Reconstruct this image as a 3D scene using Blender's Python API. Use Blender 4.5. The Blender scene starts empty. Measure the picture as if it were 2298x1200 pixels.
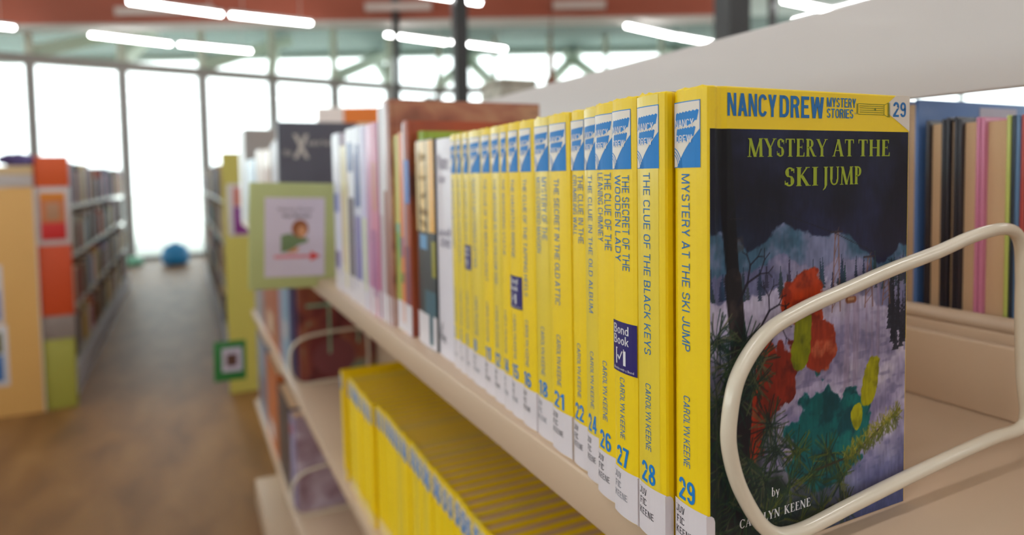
import bpy, bmesh, math, random
import numpy as np
from mathutils import Vector, Matrix
random.seed(7)
C = bpy.context.scene.collection
SC = bpy.context.scene
EYE = 1.33                       # camera height above the floor
# ------------------------------------------------------------------ camera
cam_d = bpy.data.cameras.new('camera'); cam = bpy.data.objects.new('camera', cam_d); C.objects.link(cam)
yaw, pit, rol = math.radians(26.174), math.radians(3.004), math.radians(-0.976)
fw = Vector((math.sin(yaw)*math.cos(pit), math.cos(yaw)*math.cos(pit), -math.sin(pit)))
rt = Vector((math.cos(yaw), -math.sin(yaw), 0)); up = rt.cross(fw)
r2 = rt*math.cos(rol)+up*math.sin(rol); u2 = -rt*math.sin(rol)+up*math.cos(rol)
mw = Matrix(((r2.x, u2.x, -fw.x, 0), (r2.y, u2.y, -fw.y, 0), (r2.z, u2.z, -fw.z, EYE), (0, 0, 0, 1)))
cam.matrix_world = mw
cam_d.sensor_width = 36; cam_d.lens = 1498.5/2298*36; cam_d.shift_y = -(600-469.8)/2298
cam_d.clip_start = 0.01; cam_d.clip_end = 300
cam_d.dof.use_dof = True; cam_d.dof.focus_distance = 0.285; cam_d.dof.aperture_fstop = 5.8
SC.camera = cam
# ------------------------------------------------------------------ sky, exposure
w = bpy.data.worlds.new('overcast_sky'); SC.world = w; w.use_nodes = True
bg = w.node_tree.nodes['Background']; bg.inputs[0].default_value = (0.93, 0.98, 1.0, 1); bg.inputs[1].default_value = 3.2
SC.view_settings.view_transform = 'Standard'; SC.view_settings.look = 'None'
SC.view_settings.exposure = 0.36; SC.view_settings.gamma = 1.0; SC.view_settings.use_curve_mapping = False
LAMP = 18.0
# ------------------------------------------------------------------ colour and materials
GAIN = 1.0
def lin(c): c /= 255.; return c/12.92 if c <= .04045 else ((c+.055)/1.055)**2.4
def L3(rgb, g=None): g = GAIN if g is None else g; return tuple(min(.9, lin(c)*g) for c in rgb)
MATS = {}
def mat(name, rgb, rough=.6, coat=0., var=.06, scale=60., bump=0., metal=0., emit=0., sheen=0.):
    if name in MATS: return MATS[name]
    m = bpy.data.materials.new(name); m.use_nodes = True; nt = m.node_tree; p = nt.nodes['Principled BSDF']
    c = L3(rgb)
    tc = nt.nodes.new('ShaderNodeTexCoord'); nz = nt.nodes.new('ShaderNodeTexNoise'); nz.inputs['Scale'].default_value = scale
    nz.inputs['Detail'].default_value = 3
    nt.links.new(tc.outputs['Object'], nz.inputs['Vector'])
    mx = nt.nodes.new('ShaderNodeMix'); mx.data_type = 'RGBA'
    mx.inputs[6].default_value = (*[x*(1-var) for x in c], 1); mx.inputs[7].default_value = (*[min(.95, x*(1+var)) for x in c], 1)
    nt.links.new(nz.outputs['Fac'], mx.inputs[0]); nt.links.new(mx.outputs[2], p.inputs['Base Color'])
    p.inputs['Roughness'].default_value = rough; p.inputs['Metallic'].default_value = metal
    if coat: p.inputs['Coat Weight'].default_value = coat; p.inputs['Coat Roughness'].default_value = .12
    if bump:
        b = nt.nodes.new('ShaderNodeBump'); b.inputs['Strength'].default_value = bump; b.inputs['Distance'].default_value = .002
        nt.links.new(nz.outputs['Fac'], b.inputs['Height']); nt.links.new(b.outputs[0], p.inputs['Normal'])
    if emit:
        p.inputs['Emission Color'].default_value = (*c, 1); p.inputs['Emission Strength'].default_value = emit
    MATS[name] = m; return m
def ramp_mat(name, stops, scale=(8, 8, 8), rough=.6, detail=4, coat=0, distort=.6, tex='noise', bump=0):
    """printed or woven pattern: noise or wave through a colour ramp"""
    if name in MATS: return MATS[name]
    m = bpy.data.materials.new(name); m.use_nodes = True; nt = m.node_tree; p = nt.nodes['Principled BSDF']
    tc = nt.nodes.new('ShaderNodeTexCoord'); mp = nt.nodes.new('ShaderNodeMapping'); mp.inputs['Scale'].default_value = scale
    nz = nt.nodes.new('ShaderNodeTexNoise'); nz.inputs['Scale'].default_value = 1; nz.inputs['Detail'].default_value = detail
    nz.inputs['Distortion'].default_value = distort
    cr = nt.nodes.new('ShaderNodeValToRGB'); cr.color_ramp.interpolation = 'LINEAR'
    while len(cr.color_ramp.elements) < len(stops): cr.color_ramp.elements.new(.5)
    for e, (pos, rgb) in zip(cr.color_ramp.elements, stops): e.position = pos; e.color = (*L3(rgb), 1)
    nt.links.new(tc.outputs['Object'], mp.inputs[0]); nt.links.new(mp.outputs[0], nz.inputs['Vector'])
    nt.links.new(nz.outputs['Fac'], cr.inputs[0]); nt.links.new(cr.outputs[0], p.inputs['Base Color'])
    p.inputs['Roughness'].default_value = rough
    if coat: p.inputs['Coat Weight'].default_value = coat; p.inputs['Coat Roughness'].default_value = .15
    if bump:
        b = nt.nodes.new('ShaderNodeBump'); b.inputs['Strength'].default_value = bump; b.inputs['Distance'].default_value = .004
        nt.links.new(nz.outputs['Fac'], b.inputs['Height']); nt.links.new(b.outputs[0], p.inputs['Normal'])
    MATS[name] = m; return m
def attr_mat(name, rough=.5, coat=.0):
    m = bpy.data.materials.new(name); m.use_nodes = True; nt = m.node_tree; p = nt.nodes['Principled BSDF']
    a = nt.nodes.new('ShaderNodeVertexColor'); a.layer_name = 'print'
    nz = nt.nodes.new('ShaderNodeTexNoise'); nz.inputs['Scale'].default_value = 900
    mx = nt.nodes.new('ShaderNodeMix'); mx.data_type = 'RGBA'; mx.blend_type = 'MULTIPLY'; mx.inputs[0].default_value = .12
    p.inputs['Specular IOR Level'].default_value = .25
    nt.links.new(a.outputs[0], mx.inputs[6]); nt.links.new(nz.outputs['Color'], mx.inputs[7])
    nt.links.new(mx.outputs[2], p.inputs['Base Color'])
    p.inputs['Roughness'].default_value = rough; p.inputs['Coat Weight'].default_value = coat; p.inputs['Coat Roughness'].default_value = .2
    return m
def page_mat():
    m = bpy.data.materials.new('page_block'); m.use_nodes = True; nt = m.node_tree; p = nt.nodes['Principled BSDF']
    tc = nt.nodes.new('ShaderNodeTexCoord'); wv = nt.nodes.new('ShaderNodeTexWave'); wv.bands_direction = 'Y'
    wv.inputs['Scale'].default_value = 500; wv.inputs['Distortion'].default_value = 3
    cr = nt.nodes.new('ShaderNodeValToRGB'); cr.color_ramp.elements[0].color = (*L3((196, 156, 120)), 1); cr.color_ramp.elements[1].color = (*L3((232, 196, 158)), 1)
    nt.links.new(tc.outputs['Object'], wv.inputs['Vector']); nt.links.new(wv.outputs['Fac'], cr.inputs[0]); nt.links.new(cr.outputs[0], p.inputs['Base Color'])
    p.inputs['Roughness'].default_value = .85; return m
def glass_mat():
    m = bpy.data.materials.new('window_glass'); m.use_nodes = True; nt = m.node_tree; nt.nodes.remove(nt.nodes['Principled BSDF'])
    t = nt.nodes.new('ShaderNodeBsdfTransparent'); t.inputs[0].default_value = (.95, .98, .97, 1)
    g = nt.nodes.new('ShaderNodeBsdfGlossy'); g.inputs['Roughness'].default_value = .02
    mx = nt.nodes.new('ShaderNodeMixShader'); mx.inputs[0].default_value = .06
    nt.links.new(t.outputs[0], mx.inputs[1]); nt.links.new(g.outputs[0], mx.inputs[2]); nt.links.new(mx.outputs[0], nt.nodes['Material Output'].inputs[0])
    return m
PAGE = page_mat(); GLASS = glass_mat()
# ------------------------------------------------------------------ object helpers
def tag(o, label=None, cat=None, group=None, kind=None):
    if label: o['label'] = label
    if cat: o['category'] = cat
    if group: o['group'] = group
    if kind: o['kind'] = kind
    return o
def empty(name, loc, label=None, cat=None, group=None, rz=0, kind=None):
    o = bpy.data.objects.new(name, None); C.objects.link(o); o.location = loc; o.rotation_euler = (0, 0, rz); o.empty_display_size = .02
    return tag(o, label, cat, group, kind)
def mesh(name, V, F, m, parent=None, loc=(0, 0, 0), smooth=False, rot=(0, 0, 0)):
    me = bpy.data.meshes.new(name); me.from_pydata([tuple(v) for v in V], [], [tuple(f) for f in F]); me.update()
    if m: me.materials.append(m)
    if smooth: me.polygons.foreach_set('use_smooth', [True]*len(me.polygons))
    o = bpy.data.objects.new(name, me); C.objects.link(o); o.location = loc; o.rotation_euler = rot
    if parent: o.parent = parent
    return o
BF = [(0, 3, 2, 1), (4, 5, 6, 7), (0, 1, 5, 4), (1, 2, 6, 5), (2, 3, 7, 6), (3, 0, 4, 7)]
def boxv(x0, x1, y0, y1, z0, z1):
    return [(x0, y0, z0), (x1, y0, z0), (x1, y1, z0), (x0, y1, z0), (x0, y0, z1), (x1, y0, z1), (x1, y1, z1), (x0, y1, z1)]
def boxes(name, L, m, parent=None, loc=(0, 0, 0), rot=(0, 0, 0), bev=0, seg=2):
    V = []; F = []
    for b in L:
        n = len(V); V += boxv(*b); F += [tuple(i+n for i in f) for f in BF]
    o = mesh(name, V, F, m, parent, loc, rot=rot)
    if bev:
        md = o.modifiers.new('bevel', 'BEVEL'); md.width = bev; md.segments = seg; md.limit_method = 'ANGLE'
        o.data.polygons.foreach_set('use_smooth', [True]*len(o.data.polygons))
    return o
def box(name, x0, x1, y0, y1, z0, z1, m, parent=None, loc=(0, 0, 0), rot=(0, 0, 0), bev=0, seg=2):
    return boxes(name, [(x0, x1, y0, y1, z0, z1)], m, parent, loc, rot, bev, seg)
def bar(p, q, wx, wz, hint=(0, 0, 1)):
    """a square bar between two points, as vertices"""
    p = Vector(p); q = Vector(q); d = (q-p).normalized(); h = Vector(hint)
    s = d.cross(h); s = s.normalized() if s.length > 1e-4 else Vector((1, 0, 0)); t = s.cross(d)
    return [tuple(e + s*a*wx/2 + t*b*wz/2) for e in (p, q) for a, b in ((-1, -1), (1, -1), (1, 1), (-1, 1))]
def bars(name, L, m, parent=None, loc=(0, 0, 0)):
    V = []; F = []
    for a in L:
        n = len(V); V += bar(*a); F += [tuple(i+n for i in f) for f in [(0, 1, 2, 3), (7, 6, 5, 4), (0, 4, 5, 1), (1, 5, 6, 2), (2, 6, 7, 3), (3, 7, 4, 0)]]
    return mesh(name, V, F, m, parent, loc)
def tube(name, pts, r, m, parent=None, loc=(0, 0, 0), closed=False, n=14, sub=10):
    """round rod along a smooth path"""
    P = [Vector(p) for p in pts]; K = len(P); Q = []
    for i in range(K if closed else K-1):
        a, b, c, d = (P[(i-1) % K], P[i], P[(i+1) % K], P[(i+2) % K]) if closed else (P[max(i-1, 0)], P[i], P[i+1], P[min(i+2, K-1)])
        for s in range(sub):
            t = s/sub; Q.append(.5*((2*b)+(c-a)*t+(2*a-5*b+4*c-d)*t*t+(-a+3*b-3*c+d)*t**3))
    if not closed: Q.append(P[-1])
    V = []; F = []; M = len(Q); ref = None
    for i, q in enumerate(Q):
        d = (Q[(i+1) % M]-Q[i-1]) if (closed or 0 < i < M-1) else (Q[min(i+1, M-1)]-Q[max(i-1, 0)])
        d.normalize()
        if ref is None: ref = d.orthogonal().normalized()
        ref = (ref-d*ref.dot(d)).normalized(); s = d.cross(ref)
        for k in range(n):
            a = 2*math.pi*k/n; V.append(q+ref*math.cos(a)*r+s*math.sin(a)*r)
    for i in range(M if closed else M-1):
        j = (i+1) % M; off = 0
        if closed and j == 0:   # match the seam
            off = min(range(n), key=lambda o_: (V[o_]-V[i*n]).length)
        for k in range(n):
            F.append((i*n+k, i*n+(k+1) % n, j*n+(k+1+off) % n, j*n+(k+off) % n))
    if not closed: F += [tuple(range(n))[::-1], tuple(range((M-1)*n, M*n))]
    return mesh(name, V, F, m, parent, loc, smooth=True)
# ------------------------------------------------------------------ lettering
_T = {}
def txt(s, bold=0.):
    """sans lettering as flat triangles, fitted to the unit box by the caller: (verts Nx2, faces, width, height)"""
    k = (s, bold)
    if k in _T: return _T[k]
    cu = bpy.data.curves.new('t', 'FONT'); cu.body = s; cu.size = 1; cu.offset = bold; cu.resolution_u = 3; cu.fill_mode = 'FRONT'
    o = bpy.data.objects.new('t', cu); C.objects.link(o)
    dg = bpy.context.evaluated_depsgraph_get(); me = bpy.data.meshes.new_from_object(o.evaluated_get(dg))
    V = np.array([v.co[:2] for v in me.vertices]); F = [tuple(p.vertices) for p in me.polygons]
    bpy.data.objects.remove(o); bpy.data.curves.remove(cu); bpy.data.meshes.remove(me)
    mn = V.min(0); V = V-mn; wh = V.max(0); V = V/np.maximum(wh, 1e-6)
    _T[k] = (V, F, wh[0], wh[1]); return _T[k]
# own roman capitals with thick and thin strokes and serifs (the cover title)
TH, TN = .19, .085
def roman(ch):
    P = []
    def st(x0, y0, x1, y1, w_):   # stroke with horizontal cut ends
        P.append([(x0-w_/2, y0), (x0+w_/2, y0), (x1+w_/2, y1), (x1-w_/2, y1)])
    def sf(x, y, w_=.17):
        h = .04; P.append([(x-w_, y), (x+w_, y), (x+w_*.9, y+(h if y < .5 else -h)), (x-w_*.9, y+(h if y < .5 else -h))])
    def hb(x0, x1, y, t=.055): P.append([(x0, y), (x1, y), (x1, y+t), (x0, y+t)])
    def arc(cx, cy, rx, ry, a0, a1, T=TH, t=TN):
        N = 18; o_, i_ = [], []
        for k in range(N+1):
            a = math.radians(a0+(a1-a0)*k/N); w_ = t+(T-t)*abs(math.cos(a))**1.3
            o_.append((cx+rx*math.cos(a), cy+ry*math.sin(a))); i_.append((cx+(rx-w_)*math.cos(a), cy+(ry-max(t, w_*.55))*math.sin(a)))
        for k in range(N): P.append([o_[k], o_[k+1], i_[k+1], i_[k]])
    if ch == 'M': st(.12, 0, .16, 1, TN); st(.16, 1, .5, 0, TH); st(.5, 0, .84, 1, TN); st(.88, 0, .84, 1, TH); sf(.12, 0, .14); sf(.9, 0, .16); sf(.12, .96+.04, .1); sf(.9, 1, .12); return P, 1.04
    if ch == 'Y': st(.12, 1, .42, .45, TH); st(.72, 1, .42, .45, TN); st(.42, 0, .42, .48, TH); sf(.42, 0); sf(.12, 1, .14); sf(.72, 1, .13); return P, .82
    if ch == 'S': arc(.29, .73, .24, .27, 20, 180); arc(.29, .73, .24, .27, 180, 250, TH, .13); P.append([(.10, .60), (.22, .50), (.50, .36), (.42, .52)]); arc(.27, .27, .25, .28, 0, 60, TH, .12); arc(.27, .27, .25, .27, -160, 0); P.append([(.03, .08), (.07, .08), (.07, .3), (.03, .3)]); P.append([(.48, .7), (.52, .7), (.52, .93), (.48, .93)]); return P, .56
    if ch == 'T': st(.36, 0, .36, 1, TH); hb(.04, .68, .945); P.append([(.04, .99), (.04, .76), (.08, .76), (.11, .95)]); P.append([(.68, .99), (.68, .76), (.64, .76), (.61, .95)]); sf(.36, 0); return P, .72
    if ch == 'E': st(.18, 0, .18, 1, TH); hb(.05, .55, .95); hb(.05, .6, 0); hb(.18, .46, .5); P.append([(.55, 1), (.55, .78), (.515, .78), (.48, .96)]); P.append([(.62, 0), (.62, .24), (.58, .24), (.53, .04)]); P.append([(.46, .4), (.46, .65), (.43, .6), (.43, .45)]); return P, .66
    if ch == 'R': st(.18, 0, .18, 1, TH); sf(.18, 0, .15); hb(.04, .32, .95); arc(.3, .74, .28, .26, -90, 90); hb(.18, .32, .48); st(.36, .5, .64, 0, TH*.95); P.append([(.6, 0), (.8, 0), (.8, .04), (.6, .05)]); return P, .76
    if ch == 'A': st(.1, 0, .4, 1, TN); st(.66, 0, .4, 1, TH); hb(.2, .56, .32, .05); sf(.1, 0, .12); sf(.66, 0, .15); return P, .8
    if ch == 'H': st(.18, 0, .18, 1, TH); st(.68, 0, .68, 1, TH); hb(.18, .68, .49); [sf(x, y, .15) for x in (.18, .68) for y in (0, 1)]; return P, .86
    if ch == 'K': st(.18, 0, .18, 1, TH); st(.22, .42, .62, 1, TN); st(.66, 0, .32, .56, TH); sf(.18, 0, .15); sf(.18, 1, .15); sf(.64, 1, .12); sf(.68, 0, .15); return P, .82
    if ch == 'I': st(.2, 0, .2, 1, TH); sf(.2, 0); sf(.2, 1); return P, .4
    if ch == 'J': st(.26, 0, .26, 1, TH); sf(.26, 1); P.append([(.18, 0), (.34, 0), (.24, -.17), (.06, -.28), (.04, -.24), (.14, -.14)]); return P, .46
    if ch == 'U': st(.18, .3, .18, 1, TH); st(.66, .3, .66, 1, TN*1.2); arc(.4, .3, .3, .31, 180, 360, .14); sf(.18, 1, .15); sf(.66, 1, .13); return P, .82
    if ch == 'P': st(.18, 0, .18, 1, TH); sf(.18, 0, .15); hb(.04, .32, .95); arc(.3, .72, .28, .28, -90, 90); hb(.18, .32, .44); return P, .62
    if ch == 'C': arc(.42, .5, .38, .51, 40, 320); P.append([(.7, .7), (.74, .7), (.74, .97), (.7, .97)]); return P, .78
    if ch == 'O': arc(.42, .5, .39, .51, 0, 360); return P, .84
    if ch == 'L': st(.18, 0, .18, 1, TH); sf(.18, 1, .15); hb(.04, .58, 0); P.append([(.6, 0), (.6, .26), (.56, .26), (.5, .04)]); return P, .62
    if ch == 'N': st(.14, 0, .14, 1, TN); st(.14, 1, .68, 0, TH); st(.7, 0, .7, 1, TN); sf(.14, 0, .12); sf(.7, 1, .12); sf(.1, 1, .08); return P, .84
    if ch == 'b': st(.12, 0, .12, 1, TH*.8); sf(.1, 1, .08); arc(.26, .3, .24, .31, 0, 360, .13, .05); return P, .56
    if ch == 'y': st(.08, .62, .28, 0, TH*.8); st(.46, .62, .18, -.28, TN); sf(.08, .62, .1); sf(.46, .62, .08); return P, .52
    return P, .34
def grot(ch, wx, wy):
    """plain condensed capitals and figures, cap height 1; wx, wy: widths of upright and level strokes"""
    P = []; W = .60
    def r(x0, x1, y0, y1): P.append([(x0, y0), (x1, y0), (x1, y1), (x0, y1)])
    def d(x0, y0, x1, y1, w_=None): w_ = w_ or wx*1.12; P.append([(x0-w_/2, y0), (x0+w_/2, y0), (x1+w_/2, y1), (x1-w_/2, y1)])
    def ring(cx, cy, rx, ry, a0, a1, ax=None, ay=None):
        ax = ax or wx; ay = ay or wy; N = max(6, int(abs(a1-a0)/15))
        for k in range(N):
            q = []
            for a in (a0+(a1-a0)*k/N, a0+(a1-a0)*(k+1)/N): a = math.radians(a); q.append(((cx+rx*math.cos(a), cy+ry*math.sin(a)), (cx+(rx-ax)*math.cos(a), cy+(ry-ay)*math.sin(a))))
            P.append([q[0][0], q[1][0], q[1][1], q[0][1]])
    R_ = .24
    if ch == 'A': d(wx*.6, 0, .31, 1); d(.64-wx*.4, 0, .31, 1); r(.14, .48, .22, .22+wy); W = .64
    elif ch == 'B': r(0, wx, 0, 1); r(0, .33, 1-wy, 1); r(0, .34, .46, .46+wy*.9); r(0, .34, 0, wy); ring(.31, .74, .25, .26, -90, 90); ring(.31, .26, .29, .26, -90, 90); W = .60
    elif ch == 'C': ring(.3, .70, .3, .30, 15, 180); ring(.3, .30, .3, .30, 180, 345); r(0, wx, .3, .7)
    elif ch == 'D': r(0, wx, 0, 1); r(0, .3, 1-wy, 1); r(0, .3, 0, wy); ring(.28, .68, .32, .32, 0, 90); ring(.28, .32, .32, .32, -90, 0); r(.6-wx, .6, .32, .68)
    elif ch == 'E': r(0, wx, 0, 1); r(0, .52, 1-wy, 1); r(0, .47, .45, .45+wy); r(0, .54, 0, wy); W = .54
    elif ch == 'F': r(0, wx, 0, 1); r(0, .52, 1-wy, 1); r(0, .45, .44, .44+wy); W = .52
    elif ch == 'G': ring(.3, .70, .3, .30, 15, 180); ring(.3, .30, .3, .30, 180, 350); r(0, wx, .3, .7); r(.6-wx, .6, 0, .5); r(.34, .6, .5-wy, .5)
    elif ch == 'H': r(0, wx, 0, 1); r(.6-wx, .6, 0, 1); r(0, .6, .45, .45+wy)
    elif ch == 'I': r(0, wx, 0, 1); W = wx
    elif ch == 'J': r(.48-wx, .48, .28, 1); ring(.24, .28, .24, .28, 180, 360); W = .48
    elif ch == 'K': r(0, wx, 0, 1); d(wx*.9, .36, .53, 1); d(.56, 0, wx+.08, .58); W = .62
    elif ch == 'L': r(0, wx, 0, 1); r(0, .44, 0, wy); W = .42
    elif ch == 'M': r(0, wx, 0, 1); r(.76-wx, .76, 0, 1); d(.38, 0, wx*.6, 1, wx); d(.38, 0, .76-wx*.6, 1, wx); W = .76
    elif ch == 'N': r(0, wx*.9, 0, 1); r(.6-wx*.9, .6, 0, 1); d(.6-wx*.6, 0, wx*.6, 1, wx*.95)
    elif ch == 'O' or ch == '0': ring(.3, .68, .3, .32, 0, 180); ring(.3, .32, .3, .32, 180, 360); r(0, wx, .32, .68); r(.6-wx, .6, .32, .68)
    elif ch == 'P': r(0, wx, 0, 1); r(0, .32, 1-wy, 1); r(0, .32, .42, .42+wy); ring(.29, .71, .27, .29, -90, 90); W = .56
    elif ch == 'Q': return grot('O', wx, wy)
    elif ch == 'R': r(0, wx, 0, 1); r(0, .34, 1-wy, 1); r(0, .34, .46, .46+wy); ring(.31, .73, .27, .27, -90, 90); d(.55-wx*.4, 0, .38, .5); W = .6
    elif ch == 'S': ring(.28, .74, .27, .26, 10, 260); ring(.28, .27, .28, .27, -170, 80); W = .57
    elif ch == 'T': r(.28-wx/2, .28+wx/2, 0, 1); r(0, .56, 1-wy, 1); W = .56
    elif ch == 'U': r(0, wx, .3, 1); r(.6-wx, .6, .3, 1); ring(.3, .3, .3, .3, 180, 360)
    elif ch == 'V': d(.3, 0, wx*.5, 1); d(.3, 0, .6-wx*.5, 1)
    elif ch == 'W': d(.23, 0, wx*.5, 1); d(.23, 0, .44, 1, wx); d(.65, 0, .44, 1, wx); d(.65, 0, .88-wx*.5, 1); W = .88
    elif ch == 'X': d(wx*.5, 0, .56-wx*.5, 1); d(.56-wx*.5, 0, wx*.5, 1); W = .56
    elif ch == 'Y': d(.29, .38, wx*.5, 1); d(.29, .38, .58-wx*.5, 1); r(.29-wx/2, .29+wx/2, 0, .42); W = .58
    elif ch == 'Z': r(0, .54, 1-wy, 1); r(0, .54, 0, wy); d(wx*.6, wy*.5, .54-wx*.6, 1-wy*.5); W = .54
    elif ch == '1': r(.34-wx, .34, 0, 1); P.append([(.0, .70), (.34-wx, .78), (.34-wx, .95), (.0, .83)]); W = .36
    elif ch == '2': ring(.28, .71, .28, .29, -22, 178); P.append([(0, wy*.9), (wx*1.25, wy*.9), (.55, .60), (.545-wx*1.05, .56)]); r(0, .55, 0, wy); W = .56
    elif ch == '3': ring(.27, .74, .25, .26, -80, 165); ring(.27, .27, .27, .27, -165, 85); W = .54
    elif ch == '4': r(.48-wx, .48, 0, 1); r(0, .58, .2, .2+wy); P.append([(0, .2+wy*.6), (wx*.8, .2+wy*.6), (.48, .98), (.48-wx, 1.)]); W = .58
    elif ch == '5': ring(.27, .32, .28, .32, -165, 130); r(.03, .5, 1-wy, 1); r(.03, .03+wx*.85, .45, 1); W = .55
    elif ch == '6': ring(.28, .30, .28, .30, 0, 360); ring(.28, .70, .28, .30, 15, 180); r(0, wx, .3, .7); W = .56
    elif ch == '7': r(0, .54, 1-wy, 1); d(.17, 0, .54-wx*.56, 1-wy*.5); W = .54
    elif ch == '8': ring(.28, .74, .25, .26, 0, 360); ring(.28, .27, .28, .27, 0, 360); W = .56
    elif ch == '9': ring(.28, .70, .28, .30, 0, 360); ring(.28, .30, .28, .30, -165, 0); r(.56-wx, .56, .3, .7); W = .56
    elif ch == "'": r(.02, .02+wx*.8, .7, 1); W = wx
    elif ch == '-': r(.02, .3, .38, .38+wy); W = .32
    elif ch == 'o': ring(.25, .33, .25, .33, 0, 360); W = .5
    elif ch == 'n': r(0, wx, 0, .66); ring(.24, .42, .24, .24, 0, 180); r(.48-wx, .48, 0, .42); W = .48
    elif ch == 'd': ring(.25, .33, .25, .33, 0, 360); r(.5-wx, .5, 0, 1); W = .5
    elif ch == 'k': r(0, wx, 0, 1); d(wx, .26, .42, .66); d(.44, 0, wx+.08, .4); W = .5
    else: W = .16
    return P, W
def grottext(bold=.15, wy=None, gap=.11, caps_slab=False):
    def f(s):
        V = []; F = []; x = 0; y_ = wy or bold*.82
        for ch in s:
            P, adv = grot(ch, bold, y_)
            for poly in P: n = len(V); V += [(px+x, py) for px, py in poly]; F.append(tuple(range(n, n+len(poly))))
            if caps_slab and ch not in ' ':      # typewriter feet
                for yy in (0, 1-.07): n = len(V); V += [(x-.05, yy), (x+.20, yy), (x+.20, yy+.07), (x-.05, yy+.07)]; F.append((n, n+1, n+2, n+3))
            x += adv+gap
        return np.array(V), F, x-gap
    return f
BOLD = grottext(.17, .13, .09); THIN = grottext(.105, .10, .13); MED = grottext(.13, .11, .10); TYPE = grottext(.13, .11, .16, True); HEAVY = grottext(.185, .15, .10)
def romantext(s):
    V = []; F = []; x = 0
    for ch in s:
        P, adv = roman(ch)
        for poly in P:
            n = len(V); V += [(px+x, py) for px, py in poly]; F.append(tuple(range(n, n+len(poly))))
        x += adv+.03
    return np.array(V), F, x-.03
class Decal:
    """collects flat print in (u, v) of one surface; every word is a mesh of its own, plain areas join by colour"""
    def __init__(s, mapf): s.m = mapf; s.L = {}; s.k = 0
    def add(s, mt, V, F, lift=1, word=None):
        a = s.L.setdefault((mt.name, lift, word), [mt, [], []])
        for q, f in enumerate(F):          # each face gets its own corners and a hair of extra height, so overlaps stay clean
            n = len(a[1]); e_ = lift+(.05*(q % 7) if word is not None else 0)
            a[1] += [s.m(V[i][0], V[i][1], e_) for i in f]; a[2].append(tuple(range(n, n+len(f))))
    def rect(s, mt, u0, u1, v0, v1, lift=1, nu=6):
        V = []; F = []
        for i in range(nu+1):
            u = u0+(u1-u0)*i/nu; V += [(u, v0), (u, v1)]
        for i in range(nu): F.append((2*i, 2*i+2, 2*i+3, 2*i+1))
        s.add(mt, V, F, lift)
    def cols(s, mt, us, lo, hi, lift=1):
        V = []; F = []
        for u in us: V += [(u, lo(u)), (u, max(lo(u), hi(u)))]
        for i in range(len(us)-1): F.append((2*i, 2*i+2, 2*i+3, 2*i+1))
        s.add(mt, V, F, lift)
    def poly(s, mt, P, lift=1): s.add(mt, P, [tuple(range(len(P)))], lift)
    def text(s, mt, t, u0, u1, v0, v1, bold=0., lift=2, turn=False, font=None):
        if font is None: font = THIN if bold < .008 else (MED if bold < .03 else (BOLD if bold < .05 else HEAVY))
        if font is not romantext and not all(c in "ABCDEFGHIJKLMNOPQRSTUVWXYZ0123456789'- ondk" for c in t): font = None
        if font: V, F, W = font(t); V = V/np.array([W, 1.])
        else: V, F, W, H = txt(t, bold)
        s.k += 1; area = lambda f: sum(V[f[i-1]][0]*V[f[i]][1]-V[f[i]][0]*V[f[i-1]][1] for i in range(len(f)))
        F = [tuple(f) if area(f) > 0 else tuple(reversed(f)) for f in F]
        out = [(u0+(u1-u0)*y, v1-x*(v1-v0)) if turn else (u0+x*(u1-u0), v0+y*(v1-v0)) for x, y in V]
        s.add(mt, out, F, lift, s.k)
    def build(s, parent, names, loc=(0, 0, 0)):
        for (mn, lift, word), (mt, V, F) in s.L.items():
            nm = names.get(mn, 'print')
            mesh(nm if word is None or 'lettering' in nm or nm in ('cover_title',) else 'lettering', V, F, mt, parent, loc)
# ------------------------------------------------------------------ palette
M_YEL = mat('yellow_cover', (244, 206, 0), .45, .1, .05, 30)
M_YEL2 = mat('yellow_cover_worn', (234, 204, 52), .36, .4, .06, 30)
M_BLUE = mat('blue_ink', (0, 122, 200), .5, 0)
M_BLUE2 = mat('deep_blue_ink', (0, 104, 172), .5, 0)
M_WHT = mat('white_panel', (222, 210, 198), .4, .2)
M_LAB = mat('spine_label', (222, 212, 218), .45, .3, .02)
M_INK = mat('black_ink', (40, 36, 46), .6)
M_NAVY = mat('navy_sticker', (28, 18, 104), .35, .4)
M_LETW = mat('white_ink', (226, 222, 226), .5)
M_GREY = mat('grey_ink', (120, 120, 130), .6)
M_SHELF = mat('cream_enamel', (200, 172, 146), .38, .15, .03, 8, bump=.02)
M_SHELFD = mat('cream_enamel_panel', (188, 160, 134), .45, 0, .04, 5)
M_WIRE = mat('cream_wire', (218, 204, 184), .22, .5, .02, 8)
M_CAN = mat('grey_white_enamel', (205, 196, 194), .42, .1, .02, 3)
# ------------------------------------------------------------------ setting
def st(name, V, F, m, parent=None): return tag(mesh(name, V, F, m, parent), kind='structure')
def stbox(name, x0, x1, y0, y1, z0, z1, m, **k):
    return tag(box(name, x0, x1, y0, y1, z0, z1, m, **k), kind='structure')
M_CARPET = ramp_mat('carpet', [(.3, (108, 72, 36)), (.5, (126, 86, 44)), (.72, (142, 102, 58))], (6, 2.2, 6), .5, 8, 0, .4)
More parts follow.
